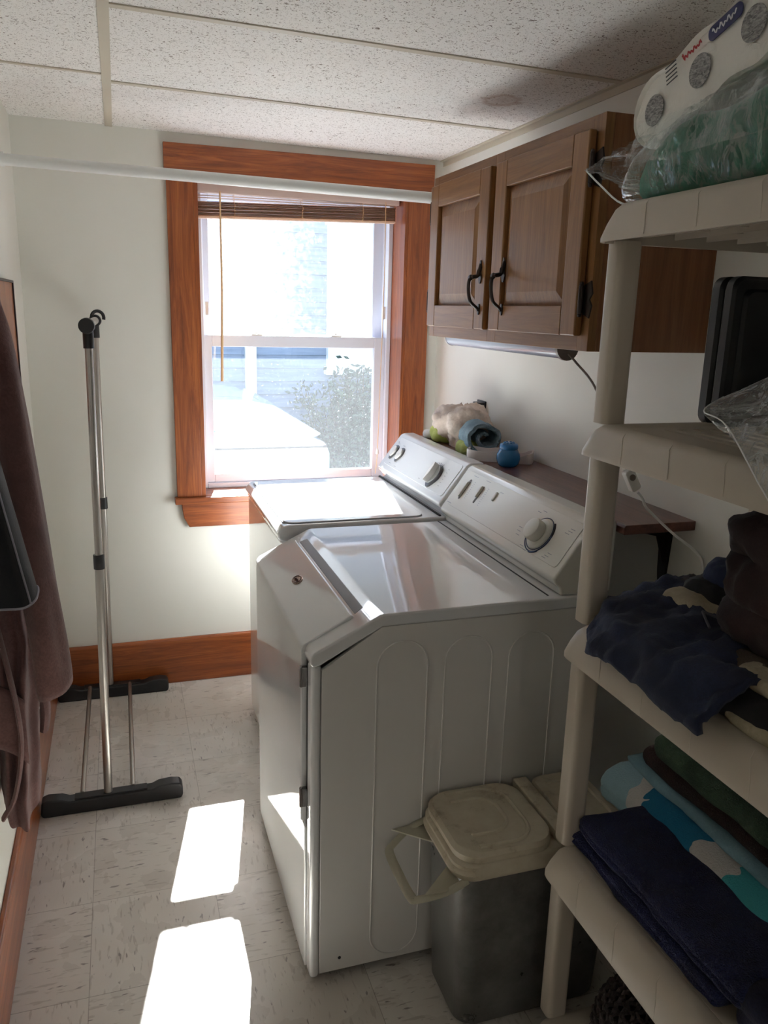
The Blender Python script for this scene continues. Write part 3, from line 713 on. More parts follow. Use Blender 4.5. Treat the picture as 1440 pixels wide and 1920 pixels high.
ring_arc(0, 2*PI, 0.0435, 0.0011, 'printed_ring', mark_b, ov)
ring_arc(PI*0.55, PI*1.55, 0.0485, 0.0016, 'printed_ring', mark_b, ov)
ring_arc(PI*1.02, PI*1.22, 0.0500, 0.0026, 'printed_ring', mark_b, ov)
ring_arc(-PI*0.45, -PI*0.22, 0.0485, 0.0026, 'printed_ring', M('dark_printing', srgb(60, 55, 60), 0.5).m, ov)
def dashes(lst, parent, A0=None, t=None, nrm=None):
    for (s, y, L, w_) in lst:
        mb = MB()
        P = [(s-w_/2, y-L/2), (s+w_/2, y-L/2), (s+w_/2, y+L/2), (s-w_/2, y+L/2)]
        mb.add([face_pt(a, b, 0.0019, A0, t, nrm) for a, b in P], [(0, 1, 2, 3)])
        mb.build('printed_mark', mark_m, parent, smooth=0)
dl = []
for (s, y) in ((0.006, -1.47), (0.012, -1.45), (0.014, -1.555), (0.020, -1.562), (0.028, -1.568), (0.095, -1.585), (0.102, -1.59), (0.088, -1.578), (0.030, -1.405), (0.040, -1.40), (0.050, -1.398), (0.105, -1.43), (0.112, -1.45)): dl.append((s, y, 0.018, 0.0016))
for k in range(10): dl.append((0.045+0.006*k, -1.055, 0.008, 0.0012)); dl.append((0.045+0.006*k, -1.145, 0.008, 0.0012))
dl += [(0.116, -1.04, 0.03, 0.0014), (0.118, -1.12, 0.03, 0.0014), (0.106, -1.22, 0.02, 0.0014), (0.012, -0.99, 0.03, 0.002)]
dashes(dl, ov)
for (s0, s1, y, w_) in ((0.034, 0.102, -1.025, 0.011), (0.044, 0.100, -1.115, 0.010)):
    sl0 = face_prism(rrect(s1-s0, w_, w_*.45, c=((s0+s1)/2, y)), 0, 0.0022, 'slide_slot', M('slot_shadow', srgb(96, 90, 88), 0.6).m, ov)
    cm = 0.066 if y > -1.05 else 0.080
    face_prism(rrect(0.052 if y > -1.05 else 0.036, w_*.75, w_*.35, c=(cm, y+.001)), 0.001, 0.009, 'slide_lever', knob_m, sl0, bevel=0.002)
face_prism(rrect(0.028, 0.013, 0.006, c=(0.088, -1.20)), 0, 0.006, 'push_button', knob_m, ov, bevel=0.002)
for (x, y) in ((DX0+.05, DY0+.05), (DX0+.05, DY1-.05), (DX1-.05, DY0+.05), (DX1-.05, DY1-.05)):
    MB().lathe([(0.016, 0), (0.016, 0.012), (0.006, 0.014), (0.006, 0.025)], (x, y, 0), seg=14).build('leveling_foot', blackp, dr)
MB().box(DX0+.020, DX0+.030, DY0+.03, DY1-.03, 0.006, 0.014).build('kick_strip', gap_m, dr)
MB().lathe([(0.004, 0), (0.003, 0.002)], (0.545, DY0+.001, 0.055), (0, -1, 0), 10).build('panel_screw', gap_m, sp_)

# ------------------------------------------------------------------ washer
WXf, WYn, WYf, WT = 0.548, -0.940, -0.318, 0.892
wa = thing('washing_machine', (0.85, -0.63, 0), 'white top loading washer standing below the window', 'washing machine')
MB().box(WXf, DX1, WYn+.004, WYf, 0.020, 0.845).build('cabinet_body', enamel, wa, bevel=0.010)
lidp = [(WXf-.008, 0.850), (WXf-.010, 0.868), (WXf+.004, 0.888), (WXf+.020, WT), (DX1, WT), (DX1, 0.846), (WXf+.006, 0.846)]
wt_ = MB().prism(lidp, 'y', WYn, WYf+.004).build('top_panel', enamel, wa, bevel=0.006)
lp = rrect(0.428, 0.585, 0.03, c=(0.776, (WYn+WYf)/2-.002))
MB().prism(rrect(0.434, 0.591, 0.034, c=(0.776, (WYn+WYf)/2-.002)), 'z', WT-.001, WT+.0008).build('lid_seam', M('seam_grey', srgb(120, 124, 130), 0.5).m, wt_, smooth=0)
lid = MB().prism(lp, 'z', WT, WT+.004).build('lid', enamel, wa, bevel=0.002)
MB().prism(rrect(0.010, 0.05, 0.0045, c=(0.592, -0.66)), 'z', WT+.002, WT+.0048).build('lid_grip', gap_m, lid, bevel=0.001)
wc = console(wa, WYn+.006, WYf+.004, WT-.002, console_w, 0.006)
GA = Vector((1.042, 0, WT+.053)); GB = Vector((1.118, 0, 1.046)); gt = (GB-GA).normalized(); gn = Vector((-gt.z, 0, gt.x)); gl_ = (GB-GA).length
kw = dict(A0=GA, t=gt, nrm=gn)
wov = face_prism(rrect(gl_-.010, WYf-WYn-.045, 0.012, c=(gl_/2, (WYf+WYn)/2)), -0.001, 0.0016, 'control_panel', console_w, wc, bevel=0.0008, **kw)
def teardrop(cs, cy, L, W, n=26):
    o = []
    for k in range(n):
        a = 2*PI*k/n; r = 1.0
        s_ = math.cos(a); y_ = math.sin(a)*(1-0.42*max(0, -math.cos(a)))
        o.append((cs+s_*L/2, cy+y_*W/2))
    return o
for cy_ in (-0.372, -0.435):
    rn = face_prism(teardrop(0.058, cy_, 0.060, 0.054), 0.0, 0.005, 'knob_ring', ringm, wov, bevel=0.001, **kw)
    face_prism(teardrop(0.059, cy_, 0.044, 0.038), 0.004, 0.011, 'knob', whitep, rn, bevel=0.003, **kw)
rn = face_prism(teardrop(0.050, -0.790, 0.085, 0.078), 0.0, 0.008, 'dial_ring', ringm, wov, bevel=0.0015, **kw)
kk = face_prism(teardrop(0.054, -0.790, 0.066, 0.064), 0.006, 0.012, 'dial', M('silver_grey_dial', srgb(170, 172, 172), 0.3, Metallic=0.4).m, rn, bevel=0.002, **kw)
face_prism(teardrop(0.054, -0.790, 0.070, 0.016), 0.011, 0.030, 'knob_grip', whitep, kk, bevel=0.004, **kw)
wl_ = [(0.093+0.002*(k % 3), -0.75-0.012*k, 0.006, 0.006) for k in range(5)]+[(0.030+0.012*k, -0.855+0.001*k, 0.010, 0.0016) for k in range(6)]+[(0.02, -0.70, 0.012, 0.002), (0.095, -0.365, 0.02, 0.0016), (0.095, -0.42, 0.02, 0.0016), (0.016, -0.40, 0.02, 0.0016), (0.014, -0.46, 0.02, 0.0016), (0.03, -0.45, 0.008, 0.002), (0.03, -0.36, 0.008, 0.002), (0.10, -0.355, 0.012, 0.004)]
dashes(wl_, wov, **kw)
MB().box(1.036, 1.042, WYn+.01, WYf, WT, WT+.004).build('console_seam', gap_m, wt_)
for (x, y) in ((WXf+.05, WYn+.05), (WXf+.05, WYf-.05), (DX1-.05, WYn+.05), (DX1-.05, WYf-.05)):
    MB().lathe([(0.016, 0), (0.016, 0.012), (0.006, 0.014), (0.006, 0.022)], (x, y, 0), seg=14).build('leveling_foot', blackp, wa)

# ------------------------------------------------------------------ garment rack
rk = thing('garment_rack', (0.04, -0.45, 0), 'folded silver clothes rack on black feet by the left wall', 'garment rack')
def foot(y):
    z0, z1 = 0, 0.048
    p = [(-0.150, 0), (0.250, 0), (0.256, 0.010), (0.256, 0.040), (0.248, 0.052), (0.222, 0.056), (0.185, 0.053), (0.165, 0.044), (-0.075, 0.044), (-0.095, 0.053), (-0.135, 0.056), (-0.152, 0.050), (-0.156, 0.010)]
    fo = MB().prism(p, 'y', y-.022, y+.022).build('foot', blackp, rk, bevel=0.006)
    MB().box(-0.060, 0.150, y-.016, y+.016, 0.043, 0.049).build('foot_rib', blackp, fo, bevel=0.002)
    return fo
foot(-0.812); foot(-0.062)
for (yb, yt, lean) in ((-0.812, -0.800, 0.0), (-0.062, -0.07, 0.0)):
    a0 = Vector((0.036, yb, 0.048)); a1 = Vector((0.050, yt, 0.775)); a2 = Vector((0.058, yt, 1.405))
    pl = MB().tube([a0, a1], 0.0125, 16).build('upright', alu, rk)
    up_ = MB().tube([a1, a2], 0.0105, 16).build('upper_upright', alu, rk)
    MB().tube([a1-Vector((0, 0, .018)), a1+Vector((0, 0, .024))], 0.0155, 18).build('collar', blackp, rk, bevel=0.001)
    MB().tube([a2-Vector((0, 0, .030)), a2+Vector((0, 0, .022))], 0.0140, 18).build('top_sleeve', blackp, rk)
MB().tube([(0.056, -0.790, 1.434), (0.060, -0.085, 1.434)], 0.0125, 16).build('top_bar', alu, rk)
MB().tube([(0.056, -0.835, 1.434), (0.056, -0.775, 1.434)], 0.0205, 24).build('end_cap', blackp, rk, bevel=0.003)
MB().tube([(0.060, -0.10, 1.434), (0.060, -0.045, 1.434)], 0.0205, 24).build('end_cap', blackp, rk, bevel=0.003)
hk = [(0.070+0.020*math.cos(t), -0.135, 1.445+0.022*math.sin(t)) for t in [3.3-0.30*k for k in range(13)]]
MB().tube(hk, 0.0055, 8).build('hook_clip', blackp, rk)
for x in (-0.038, 0.108):
    MB().tube([(x, -0.80, 0.046), (x, -0.07, 0.046)], 0.0075, 12).build('floor_rod', alu, rk)

# ------------------------------------------------------------------ pet food bin
bn = thing('storage_bin', (0.93, -1.76, 0), 'cream lidded storage bin with grey body beside the dryer', 'bin')
bm_ = M('galvanised_grey_plastic', rough=0.3, Metallic=0.35)
nn_ = bm_.noise(bm_.coord((1, 1, 1)), 9, 5, 0.7)
bm_.base(bm_.ramp(nn_, [(0.3, srgb(88, 88, 86)), (0.7, srgb(134, 134, 131))])); bm_.l.new(bm_.ramp(nn_, [(0.3, (0.25,)*3), (0.7, (0.42,)*3)]), bm_.b.inputs['Roughness'])
def loft(rings):
    mb = MB(); n = len(rings[0])
    for r in rings: mb.v += [tuple(p) for p in r]
    for i in range(len(rings)-1):
        for k in range(n): mb.f.append((i*n+k, i*n+(k+1) % n, (i+1)*n+(k+1) % n, (i+1)*n+k))
    mb.f.append(tuple(range(n-1, -1, -1))); mb.f.append(tuple(range((len(rings)-1)*n, len(rings)*n))); return mb
def rr3(x0, x1, y0, y1, r, z): return [(x, y, z) for x, y in rrect(x1-x0, y1-y0, r, 6, ((x0+x1)/2, (y0+y1)/2))]
loft([rr3(0.760, 1.085, -1.848, -1.672, 0.035, 0.002), rr3(0.752, 1.095, -1.854, -1.668, 0.038, 0.012), rr3(0.735, 1.115, -1.868, -1.660, 0.042, 0.40)]).build('bin_body', bm_.m, bn, smooth=50)
cream = M('aged_cream_plastic', rough=0.45)
cn = cream.noise(cream.coord(), 14, 5, 0.7)
cream.base(cream.ramp(cn, [(0.28, srgb(150, 134, 112)), (0.45, srgb(196, 186, 164)), (0.7, srgb(206, 198, 178))])); cream = cream.m
rim = loft([rr3(0.735, 1.115, -1.868, -1.660, 0.042, 0.385), rr3(0.722, 1.128, -1.880, -1.652, 0.046, 0.392), rr3(0.718, 1.130, -1.883, -1.650, 0.048, 0.405), rr3(0.724, 1.124, -1.878, -1.654, 0.046, 0.412), rr3(0.722, 1.126, -1.880, -1.652, 0.046, 0.422), rr3(0.730, 1.122, -1.874, -1.656, 0.044, 0.430)]).build('rim', cream, bn, smooth=50)
lf_ = loft([rr3(0.728, 0.945, -1.878, -1.653, 0.05, 0.430), rr3(0.726, 0.945, -1.880, -1.652, 0.052, 0.444), rr3(0.734, 0.944, -1.873, -1.657, 0.05, 0.452)]).build('lid_flap', cream, bn, smooth=40)
def ush(x0, x1, y0, y1, r, z, w_): 
    pts = [(x0, y0, z), (x1-r, y0, z)]
    for k in range(1, 9):
        a = -PI/2+PI/2*k/8; pts.append((x1-r+r*math.cos(a), y0+r+r*math.sin(a), z))
    for k in range(0, 9):
        a = PI/2*k/8; pts.append((x1-r+r*math.cos(a), y1-r+r*math.sin(a), z))
    pts.append((x0, y1, z)); return MB().tube(pts, w_, 8)
ush(0.775, 0.905, -1.858, -1.672, 0.055, 0.4525, 0.0045).build('raised_rib', cream, lf_)
ush(0.775, 0.870, -1.820, -1.700, 0.045, 0.4525, 0.0045).build('raised_rib', cream, lf_)
MB().box(0.950, 0.985, -1.878, -1.654, 0.430, 0.455).build('hinge_bar', cream, bn, bevel=0.004)
rr_ = loft([rr3(0.990, 1.124, -1.878, -1.653, 0.03, 0.430), rr3(0.990, 1.125, -1.879, -1.652, 0.03, 0.446), rr3(0.994, 1.118, -1.873, -1.658, 0.03, 0.452)]).build('rear_lid', cream, bn, smooth=40)
ush(1.015, 1.100, -1.850, -1.69, 0.03, 0.4525, 0.004).build('raised_rib', cream, rr_)
cr2 = M('translucent_cream_plastic', srgb(205, 200, 180), 0.35, Transmission_Weight=0.35).m
hdl = MB().tube(bez([(0.745, -1.872, 0.392), (0.700, -1.872, 0.375), (0.650, -1.850, 0.352), (0.640, -1.835, 0.348), (0.638, -1.76, 0.348), (0.640, -1.695, 0.350), (0.652, -1.680, 0.356), (0.700, -1.662, 0.378), (0.740, -1.660, 0.392)], 5), 0.010, 8, flat=0.35)
hdl.build('carry_handle', cr2, bn)
MB().prism([(0.655, -1.872), (0.735, -1.876), (0.735, -1.80)], 'z', 0.378, 0.381).build('handle_web', cr2, bn)
MB().prism([(0.655, -1.66), (0.735, -1.655), (0.735, -1.73)], 'z', 0.378, 0.381).build('handle_web', cr2, bn)

# ------------------------------------------------------------------ resin shelving unit
su = thing('shelving_unit', (1.1, -2.38, 0), 'tall beige plastic shelving unit against the right wall', 'shelving')
SYF, SYN = -1.930, -2.845; SXL, SXB = 0.870, 1.345
tiers = [(1.608, 1.668, 'A'), (1.266, 1.319, 'B'), (0.897, 0.957, 'C'), (0.437, 0.500, 'D'), (0.030, 0.092, 'E')]
def ringrect(x0, x1, y0, y1, z, r): return [(x, y, z) for x, y in rrect(x1-x0, y1-y0, r, 4, ((x0+x1)/2, (y0+y1)/2))]
seam_m = M('beige_seam', srgb(198, 190, 176), 0.5).m
for (zb, zt, nm) in tiers:
    h = zt-zb
    prof = [(0.0, 0.0), (0.0, 0.006), (0.006, h*0.45), (0.014, h*0.80), (0.022, h*0.95), (0.034, h), (0.050, h-.002), (0.058, h-.006)]
    rings = [ringrect(SXL+i, SXB-i, SYN+i, SYF-i, zb+z, 0.03) for i, z in prof]
    rings_in = [ringrect(SXL+0.006+i, SXB-0.006-i, SYN+0.006+i, SYF-0.006-i, zb+z, 0.026) for i, z in ((0.0, 0.0), (0.006, h*.45), (0.02, h-.012), (0.052, h-.012))]
    rings = rings_in[::-1]+rings
    mb = MB(); n = len(rings[0])
    for r in rings: mb.v += r
    for i in range(len(rings)-1):
        for k in range(n): mb.f.append((i*n+k, i*n+(k+1) % n, (i+1)*n+(k+1) % n, (i+1)*n+k))
    i = len(rings)-1
    for k in range(n): mb.f.append((i*n+k, i*n+(k+1) % n, (k+1) % n, k))
    tr_ = mb.build('shelf_tier', beige, su, smooth=35)
    # slotted deck: solid borders and lengthwise slats over ribs
    d = MB(); zd = zt-.009; x0, x1, y0, y1 = SXL+.055, SXB-.055, SYN+.055, SYF-.055
    d.box(x0, x0+.055, y0, y1, zd, zt-.004); d.box(x1-.05, x1, y0, y1, zd, zt-.004)
    d.box(x0+.055, x1-.05, y0, y0+.06, zd, zt-.004); d.box(x0+.055, x1-.05, y1-.030, y1, zd, zt-.004)
    xs0, xs1 = x0+.055, x1-.05; ns = 8
    for k in range(ns):
        xx = xs0+(xs1-xs0)*(k+0.5)/ns; d.box(xx-.009, xx+.009, y0+.06, y1-.030, zd, zt-.004)
    for k in range(1, 10):
        yy = y0+(y1-y0)*k/10; d.box(x0, x1, yy-.0015, yy+.0015, zb+.012, zd)
        if k in (3, 6): d.box(xs0, xs1, yy-.02, yy+.02, zd, zt-.004)
    for k in range(0, 7):
        xx = x0+(x1-x0)*k/6; d.box(xx-.0015, xx+.0015, y0, y1, zb+.006, zd)
    d.build('deck', beige, tr_, bevel=0)
    # shallow moulded seams of the lip
    for k in range(1, 8):
        yy = SYF-0.115*k
        ml = MB().tube([(SXL-.0002, yy-.020, zb+.004), (SXL+.0055, yy-.012, zb+h*.45), (SXL+.0135, yy, zb+h*.80), (SXL+.022, yy+.004, zb+h*.94)], 0.0007, 5)
        ml.build('lip_seam', seam_m, tr_)
for (px0, px1) in ((0.905, 0.950), (1.265, 1.310)):
    for (py0, py1) in ((-1.957, -1.915), (-2.860+.05, -2.818+.05)):
        for (z0, z1) in ((0.088, 0.440), (0.498, 0.900), (0.955, 1.270), (1.317, 1.612)):
            loft([rr3(px0, px1, py0, py1, 0.012, z0), rr3(px0, px1, py0, py1, 0.012, z1)]).build('post', beige, su, smooth=35)
        loft([rr3(px0-.004, px1+.004, py0-.004, py1+.004, 0.014, 0.0), rr3(px0, px1, py0, py1, 0.012, 0.034)]).build('post_foot', beige, su, smooth=35)

# --- top tier: green comforter in clear bag, toilet paper pack
ZA = 1.665
bagA = thing('comforter_bag', (1.1, -2.3, ZA), 'green comforter in a clear plastic bag on the top tier', 'bedding')
gcl = cloth('green_comforter', srgb(40, 128, 98), srgb(18, 84, 64), scale=60, strength=0.2)
def fA(q):
    t = (q.y+1.95)/(-0.75)
    zz = ZA+(q.z-ZA)*(0.80+0.35*min(1, max(0, t*2)))
    k = min(1.0, max(0.0, (-1.93-q.y)/0.12)); zz = ZA+(zz-ZA)*(0.35+0.65*math.sqrt(k))
    return Vector((q.x, q.y, zz))
soft_box(0.925, 1.30, -2.72, -1.935, ZA, ZA+.125, 0.05, n=(14, 44, 8), amp=0.012, freq=9, seed=2, fn=fA, wr=0.006).build('comforter', gcl, bagA, smooth=80)
fm = film('clear_bag_film', (0.95, 0.98, 0.97, 1), 0.01, milk_glint=0.02)
fb = soft_box(0.905, 1.31, -2.74, -1.915, ZA-.0, ZA+.140, 0.055, n=(16, 60, 10), amp=0.008, freq=13, seed=4, fn=fA, wr=0.006)
fb.build('plastic_bag', fm, bagA, smooth=80)
def flap(u, v):
    p = Vector((0.912+0.020*v, -1.93-0.62*u, ZA+0.06+0.068*v))
    return p+Vector((0.006*ridge(p, 14, 2), 0, 0.004*fbm(p, 10, 3)*v))
sheet(flap, 60, 12).build('bag_flap', fm, bagA, smooth=80)
# pointed open mouth of the bag sticking out over the tier's end
def mouth(u, v):
    a = Vector((0.93+0.30*v, -1.95, ZA+.020)); b = Vector((0.98+0.12*v, -1.700+0.03*v, ZA+0.095)); top_ = Vector((0.93+.30*v, -1.97, ZA+.105))
    if u < 0.5: p = a.lerp(b, u*2)
    else: p = b.lerp(top_, (u-.5)*2)
    return p+Vector((0.006*fbm(p, 30, 1), 0.004*fbm(p, 20, 2), 0.006*fbm(p, 25, 3)))
sheet(mouth, 24, 10).build('bag_mouth', fm, bagA, smooth=80)
MB().tube(bez([(0.96, -1.965, ZA+.002), (0.965, -1.86, ZA+.016), (0.98, -1.76, ZA+.060), (0.985, -1.702, ZA+.092)], 5), 0.0018, 6).build('bag_seal', M('clear_seam', srgb(220, 225, 225), 0.3).m, bagA)

tp = thing('toilet_paper_pack', (1.05, -2.15, 1.79), 'white wrapped toilet paper pack lying on the green bag', 'toilet paper')
tpm = M('white_paper_wrap', srgb(232, 230, 224), 0.45); tpm.bump(tpm.noise(tpm.coord((1, 1, 1)), 34, 4, 0.6, 1.2), 0.35, 0.006)
dirv = Vector((0, -0.189, 0.060)).normalized(); upv = Vector((0, dirv.z, -dirv.y))
rc = [Vector((0, -1.962, 1.804))+dirv*(0.104*k) for k in range(5)]; R_ = 0.054
def tp_pt(a, b, x): 
    p = rc[0]+dirv*a+upv*b; return (x, p.y, p.z)
out_ = []
Ltot = 0.104*4
for k in range(13):
    t = PI/2+PI*k/12; out_.append((R_*math.cos(t), R_*math.sin(t)))
nb = 32
for k in range(1, nb):
    a = Ltot*k/nb; out_.append((a, -(R_-0.010*(0.5-0.5*math.cos(2*PI*a/0.104)))))
for k in range(13):
    t = -PI/2+PI*k/12; out_.append((Ltot+R_*math.cos(t), R_*math.sin(t)))
for k in range(1, nb):
    a = Ltot*(1-k/nb); out_.append((a, R_-0.007*(0.5-0.5*math.cos(2*PI*a/0.104))))
mb = MB(); n = len(out_)
lay = [(0.945, 0.90), (0.9385, 0.965), (0.945, 1.0), (1.03, 1.0), (1.10, 1.0), (1.145, 1.0), (1.15, 0.95)]
ca, cb_ = Ltot/2, 0
rings = []
for (x, s_) in lay:
    e = (1-s_)*R_
    rings.append([tp_pt(a*(1-0.0)+(-e if a > ca else e)*0.9, b*s_, x) for a, b in out_])
rings.insert(0, [tp_pt(a, b*0.5, 0.942) for a, b in out_])
tpk = loft(rings).build('wrapper', tpm.m, tp, smooth=60)
core = M('core_seen_through_wrap', rough=0.5); core.base(core.ramp(core.noise(core.coord((1, 3, 8)), 40, 3, 0.6, 1), [(0.35, srgb(90, 90, 92)), (0.65, srgb(176, 174, 172))])); core = core.m
for k in range(5):
    c = rc[k]; MB().lathe([(0.0225, 0), (0.0225, 0.0012)], (0.9395, c.y, c.z), (-1, 0, 0), 28).build('roll_core', core, tpk)
# printed emblem, red script and small text lines on the wrap, upper corner of the end face
navy_p = M('navy_print', srgb(28, 34, 92), 0.4).m; red_p = M('red_print', srgb(186, 52, 58), 0.4).m; wht_p = M('white_print', srgb(235, 235, 240), 0.4).m; blk_p = M('dark_print', srgb(70, 72, 76), 0.4).m
def onwrap(a, b): p = rc[0]+dirv*a+upv*b; return (0.9383, p.y, p.z)
poly = rrect(0.066, 0.020, 0.009, 5, (0.160, 0.034))
pm = MB(); pm.add([(0.9382, *onwrap(a, b)[1:]) for a, b in poly]+[(0.9395, *onwrap(a, b)[1:]) for a, b in poly], [tuple(range(len(poly))), tuple(range(2*len(poly)-1, len(poly)-1, -1))]+[(i, i+len(poly), (i+1) % len(poly)+len(poly), (i+1) % len(poly)) for i in range(len(poly))])
em = pm.build('navy_emblem', navy_p, tpk)
MB().tube([(0.9379, *onwrap(0.136+0.0016*k, 0.034+0.0028*math.sin(k*1.35)+0.0022*math.sin(k*0.7+1))[1:]) for k in range(30)], 0.0010, 5).build('emblem_script', wht_p, em)
MB().tube([(0.9382, *onwrap(0.072+0.0015*k, 0.036+0.0026*math.sin(k*1.5+.6)*(1 if k > 4 else 2.2)+0.0015*math.sin(k*.8))[1:]) for k in range(28)], 0.0011, 5).build('red_script', red_p, tpk)
tl = MB()
for k in range(5): tl.tube([(0.9382, *onwrap(0.034, 0.044-0.006*k)[1:]), (0.9382, *onwrap(0.058, 0.044-0.006*k)[1:])], 0.0009, 5)
tl.build('small_print', blk_p, tpk)

# --- second tier: black hard case, plastic bag
ZB = 1.316
case = thing('hard_case', (1.2, -1.975, ZB), 'black ribbed hard case standing upright on the second tier', 'case')
bc = M('black_case_plastic', srgb(24, 26, 30), 0.32).m
def caseslab(y0, y1, ins, r, name, mat, **k):
    X0, X1, Z0, Z1 = 1.098, 1.315, ZB-.001, ZB+.248
    prof = lambda e: rrect(X1-X0-2*e, Z1-Z0-2*e, r, 6, ((X0+X1)/2, (Z0+Z1)/2))
    return loft([[(x, y0, z) for x, z in prof(ins+.005)], [(x, y0+.005, z) for x, z in prof(ins)], [(x, y1-.004, z) for x, z in prof(ins)], [(x, y1, z) for x, z in prof(ins+.003)]]).build(name, mat, case, smooth=30)
caseslab(-2.002, -1.978, 0.0, 0.020, 'case_shell', bc)
caseslab(-1.972, -1.946, 0.0, 0.020, 'case_shell', bc)
caseslab(-1.980, -1.970, 0.005, 0.018, 'case_seam', gap_m)
caseslab(-2.008, -1.996, 0.020, 0.014, 'case_ridge', bc)
pb = thing('plastic_bag', (0.95, -2.33, ZB), 'crumpled clear plastic bag hanging over the second tier', 'bag')
fm2 = film('crumpled_clear_film', (0.90, 0.92, 0.94, 1), 0.07, wr=16, milk_glint=0.16)
def bagsheet(u, v):
    # u along y (0 far -> 1 near), v from top behind case front to hanging below the lip
    y = -2.178-0.40*u
    ztop = ZB+0.070+0.16*u; zlow = ZB+0.048-0.17*min(1, u*2.0)
    z = ztop+(zlow-ztop)*v
    x = 0.950-0.105*math.sin(min(1, v*1.25)*PI*0.5)
    p = Vector((x, y-0.135*v, z))
    w_ = (0.010*ridge(p, 16, 3)+0.012*fbm(p, 9, 4))*min(1, 0.2+u*4)
    return p+Vector((w_, w_*0.6, w_*0.3))
sheet(bagsheet, 40, 30).build('film_sheet', fm2, pb, smooth=80)
MB().tube(bez([bagsheet(0.0, 0.0), bagsheet(0.0, 0.5), bagsheet(0.0, 1.0), bagsheet(0.2, 1.0), bagsheet(0.45, 1.0), bagsheet(0.8, 1.0)], 6), 0.0009, 6).build('bag_edge', M('bag_edge_clear', srgb(215, 215, 215), 0.3).m, pb)

# --- third tier: pile of clothes
ZCt = 0.953
navy_c = cloth('navy_cotton', srgb(34, 46, 78), srgb(22, 28, 50), scale=260, strength=0.25)
black_c = cloth('black_cotton', srgb(30, 29, 32), srgb(18, 18, 20), scale=200, strength=0.2)
brown_c = cloth('dark_brown_cotton', srgb(58, 38, 38), srgb(38, 24, 25), scale=200, strength=0.25)
char_c = cloth('charcoal_cotton', srgb(62, 58, 62), srgb(44, 40, 44), scale=200, strength=0.2)
cream_c = cloth('cream_cotton', srgb(196, 184, 158), srgb(160, 148, 122), scale=200, strength=0.25)
blue_c = cloth('faded_blue_cotton', srgb(52, 66, 104), srgb(36, 46, 78), scale=200, strength=0.3)
def lump(name, label, mat, c, s, seed, wr=0.012, amp=0.010, freq=9, zmin=None, n=80, rot=0, p=2.6, cat='clothes', flat=False):
    mb = MB(); cx_, cy_, cz_ = c; nv, nu = n//2, n
    sg = lambda v_, e: math.copysign(abs(v_)**e, v_); e = 2/p
    for i in range(nv+1):
        ph = -PI/2+PI*i/nv
        for j in range(nu):
            th = 2*PI*j/nu
            q = Vector((s[0]*sg(math.cos(ph), e)*sg(math.cos(th), e), s[1]*sg(math.cos(ph), e)*sg(math.sin(th), e), s[2]*sg(math.sin(ph), e)))
            nr = Vector((q.x/s[0]**2, q.y/s[1]**2, q.z/s[2]**2)).normalized()
            q += nr*(wr*ridge(q, freq*1.3, seed, 4)+amp*fbm(q, freq, seed+1)+0.35*wr*ridge(Vector((q.x, q.y*.4, q.z)), freq*4.5, seed+2))
            q = Vector((q.x*math.cos(rot)-q.y*math.sin(rot), q.x*math.sin(rot)+q.y*math.cos(rot), q.z))
            q += Vector(c)
            if zmin is not None and q.z < zmin: q.z = zmin
            mb.v.append(tuple(q))
    for i in range(nv):
        for j in range(nu): mb.f.append((i*nu+j, i*nu+(j+1) % nu, (i+1)*nu+(j+1) % nu, (i+1)*nu+j))
    o = mb.build(name, mat, smooth=80)
    return tag(o, label, cat)
zz = ZCt+.001
g3 = 'clothes heaped on the third tier'
# navy shorts draped over the front edge of the tier
def shorts(u, v):
    y = -1.945-0.375*u
    xb = 1.20; edge = 0.868
    s_ = v*(0.372+0.012*math.sin(9*u))
    if s_ < xb-edge-0.02: x = xb-s_; z = ZCt+0.022+0.030*math.sin(PI*min(1, s_/(xb-edge)))
    else:
        t = s_-(xb-edge-0.02); x = edge+0.02-0.030*min(1, t/0.04); z = ZCt+0.020-0.62*t
    if u < 0.25: x += (0.25-u)*0.30*v; 
    p = Vector((x, y-0.02*v, z))
    w_ = 0.011*ridge(p, 11, 8, 4)+0.010*fbm(p, 9, 9)+0.004*ridge(Vector((p.x*.5, p.y, 0)), 40, 3)
    p += Vector((-w_*0.5*v, w_*0.3, w_*0.85+0.006))
    if p.z < ZCt+.004 and p.x > 0.885: p.z = ZCt+.004
    return p
sh = thing('navy_shorts', (1.03, -2.1, ZCt), 'crumpled navy shorts draped over the front of the third tier', 'clothes', None)
sheet(shorts, 50, 50).build('shorts_fabric', navy_c, sh, smooth=80, solid=0.010)
MB().tube([shorts(0.52+0.06*math.sin(k*0.9), 0.28+0.018*k+0.01*math.cos(k*1.7))+Vector((-.004, 0, 0.009)) for k in range(16)], 0.0022, 6).build('drawstring', M('grey_drawstring', srgb(84, 84, 92), 0.8).m, sh)
GP = 'clothes heaped on the third tier'
lump('charcoal_shirt', 'charcoal grey shirt lying behind the navy shorts', char_c, (1.15, -1.965, ZCt+.024), (0.10, 0.070, 0.030), 3, zmin=zz, rot=0.2)
lump('brown_trousers', 'dark brown trousers bunched beneath the blue cloth', brown_c, (1.19, -2.06, ZCt+.036), (0.06, 0.09, 0.036), 5, zmin=zz)
lump('cream_shirt', 'cream shirt sticking out behind the shorts', cream_c, (1.050, -2.055, ZCt+.062), (0.034, 0.055, 0.016), 7, zmin=zz, wr=0.004, amp=.004)
lump('black_socks', 'rolled black clothing on top of the cream shirt', black_c, (1.105, -2.055, ZCt+.082), (0.045, 0.055, 0.018), 9, wr=0.005, amp=.004)
lump('blue_cloth', 'small faded blue cloth ball at the back of the pile', blue_c, (1.115, -2.065, ZCt+.105), (0.032, 0.034, 0.026), 11, wr=0.006, amp=.005)
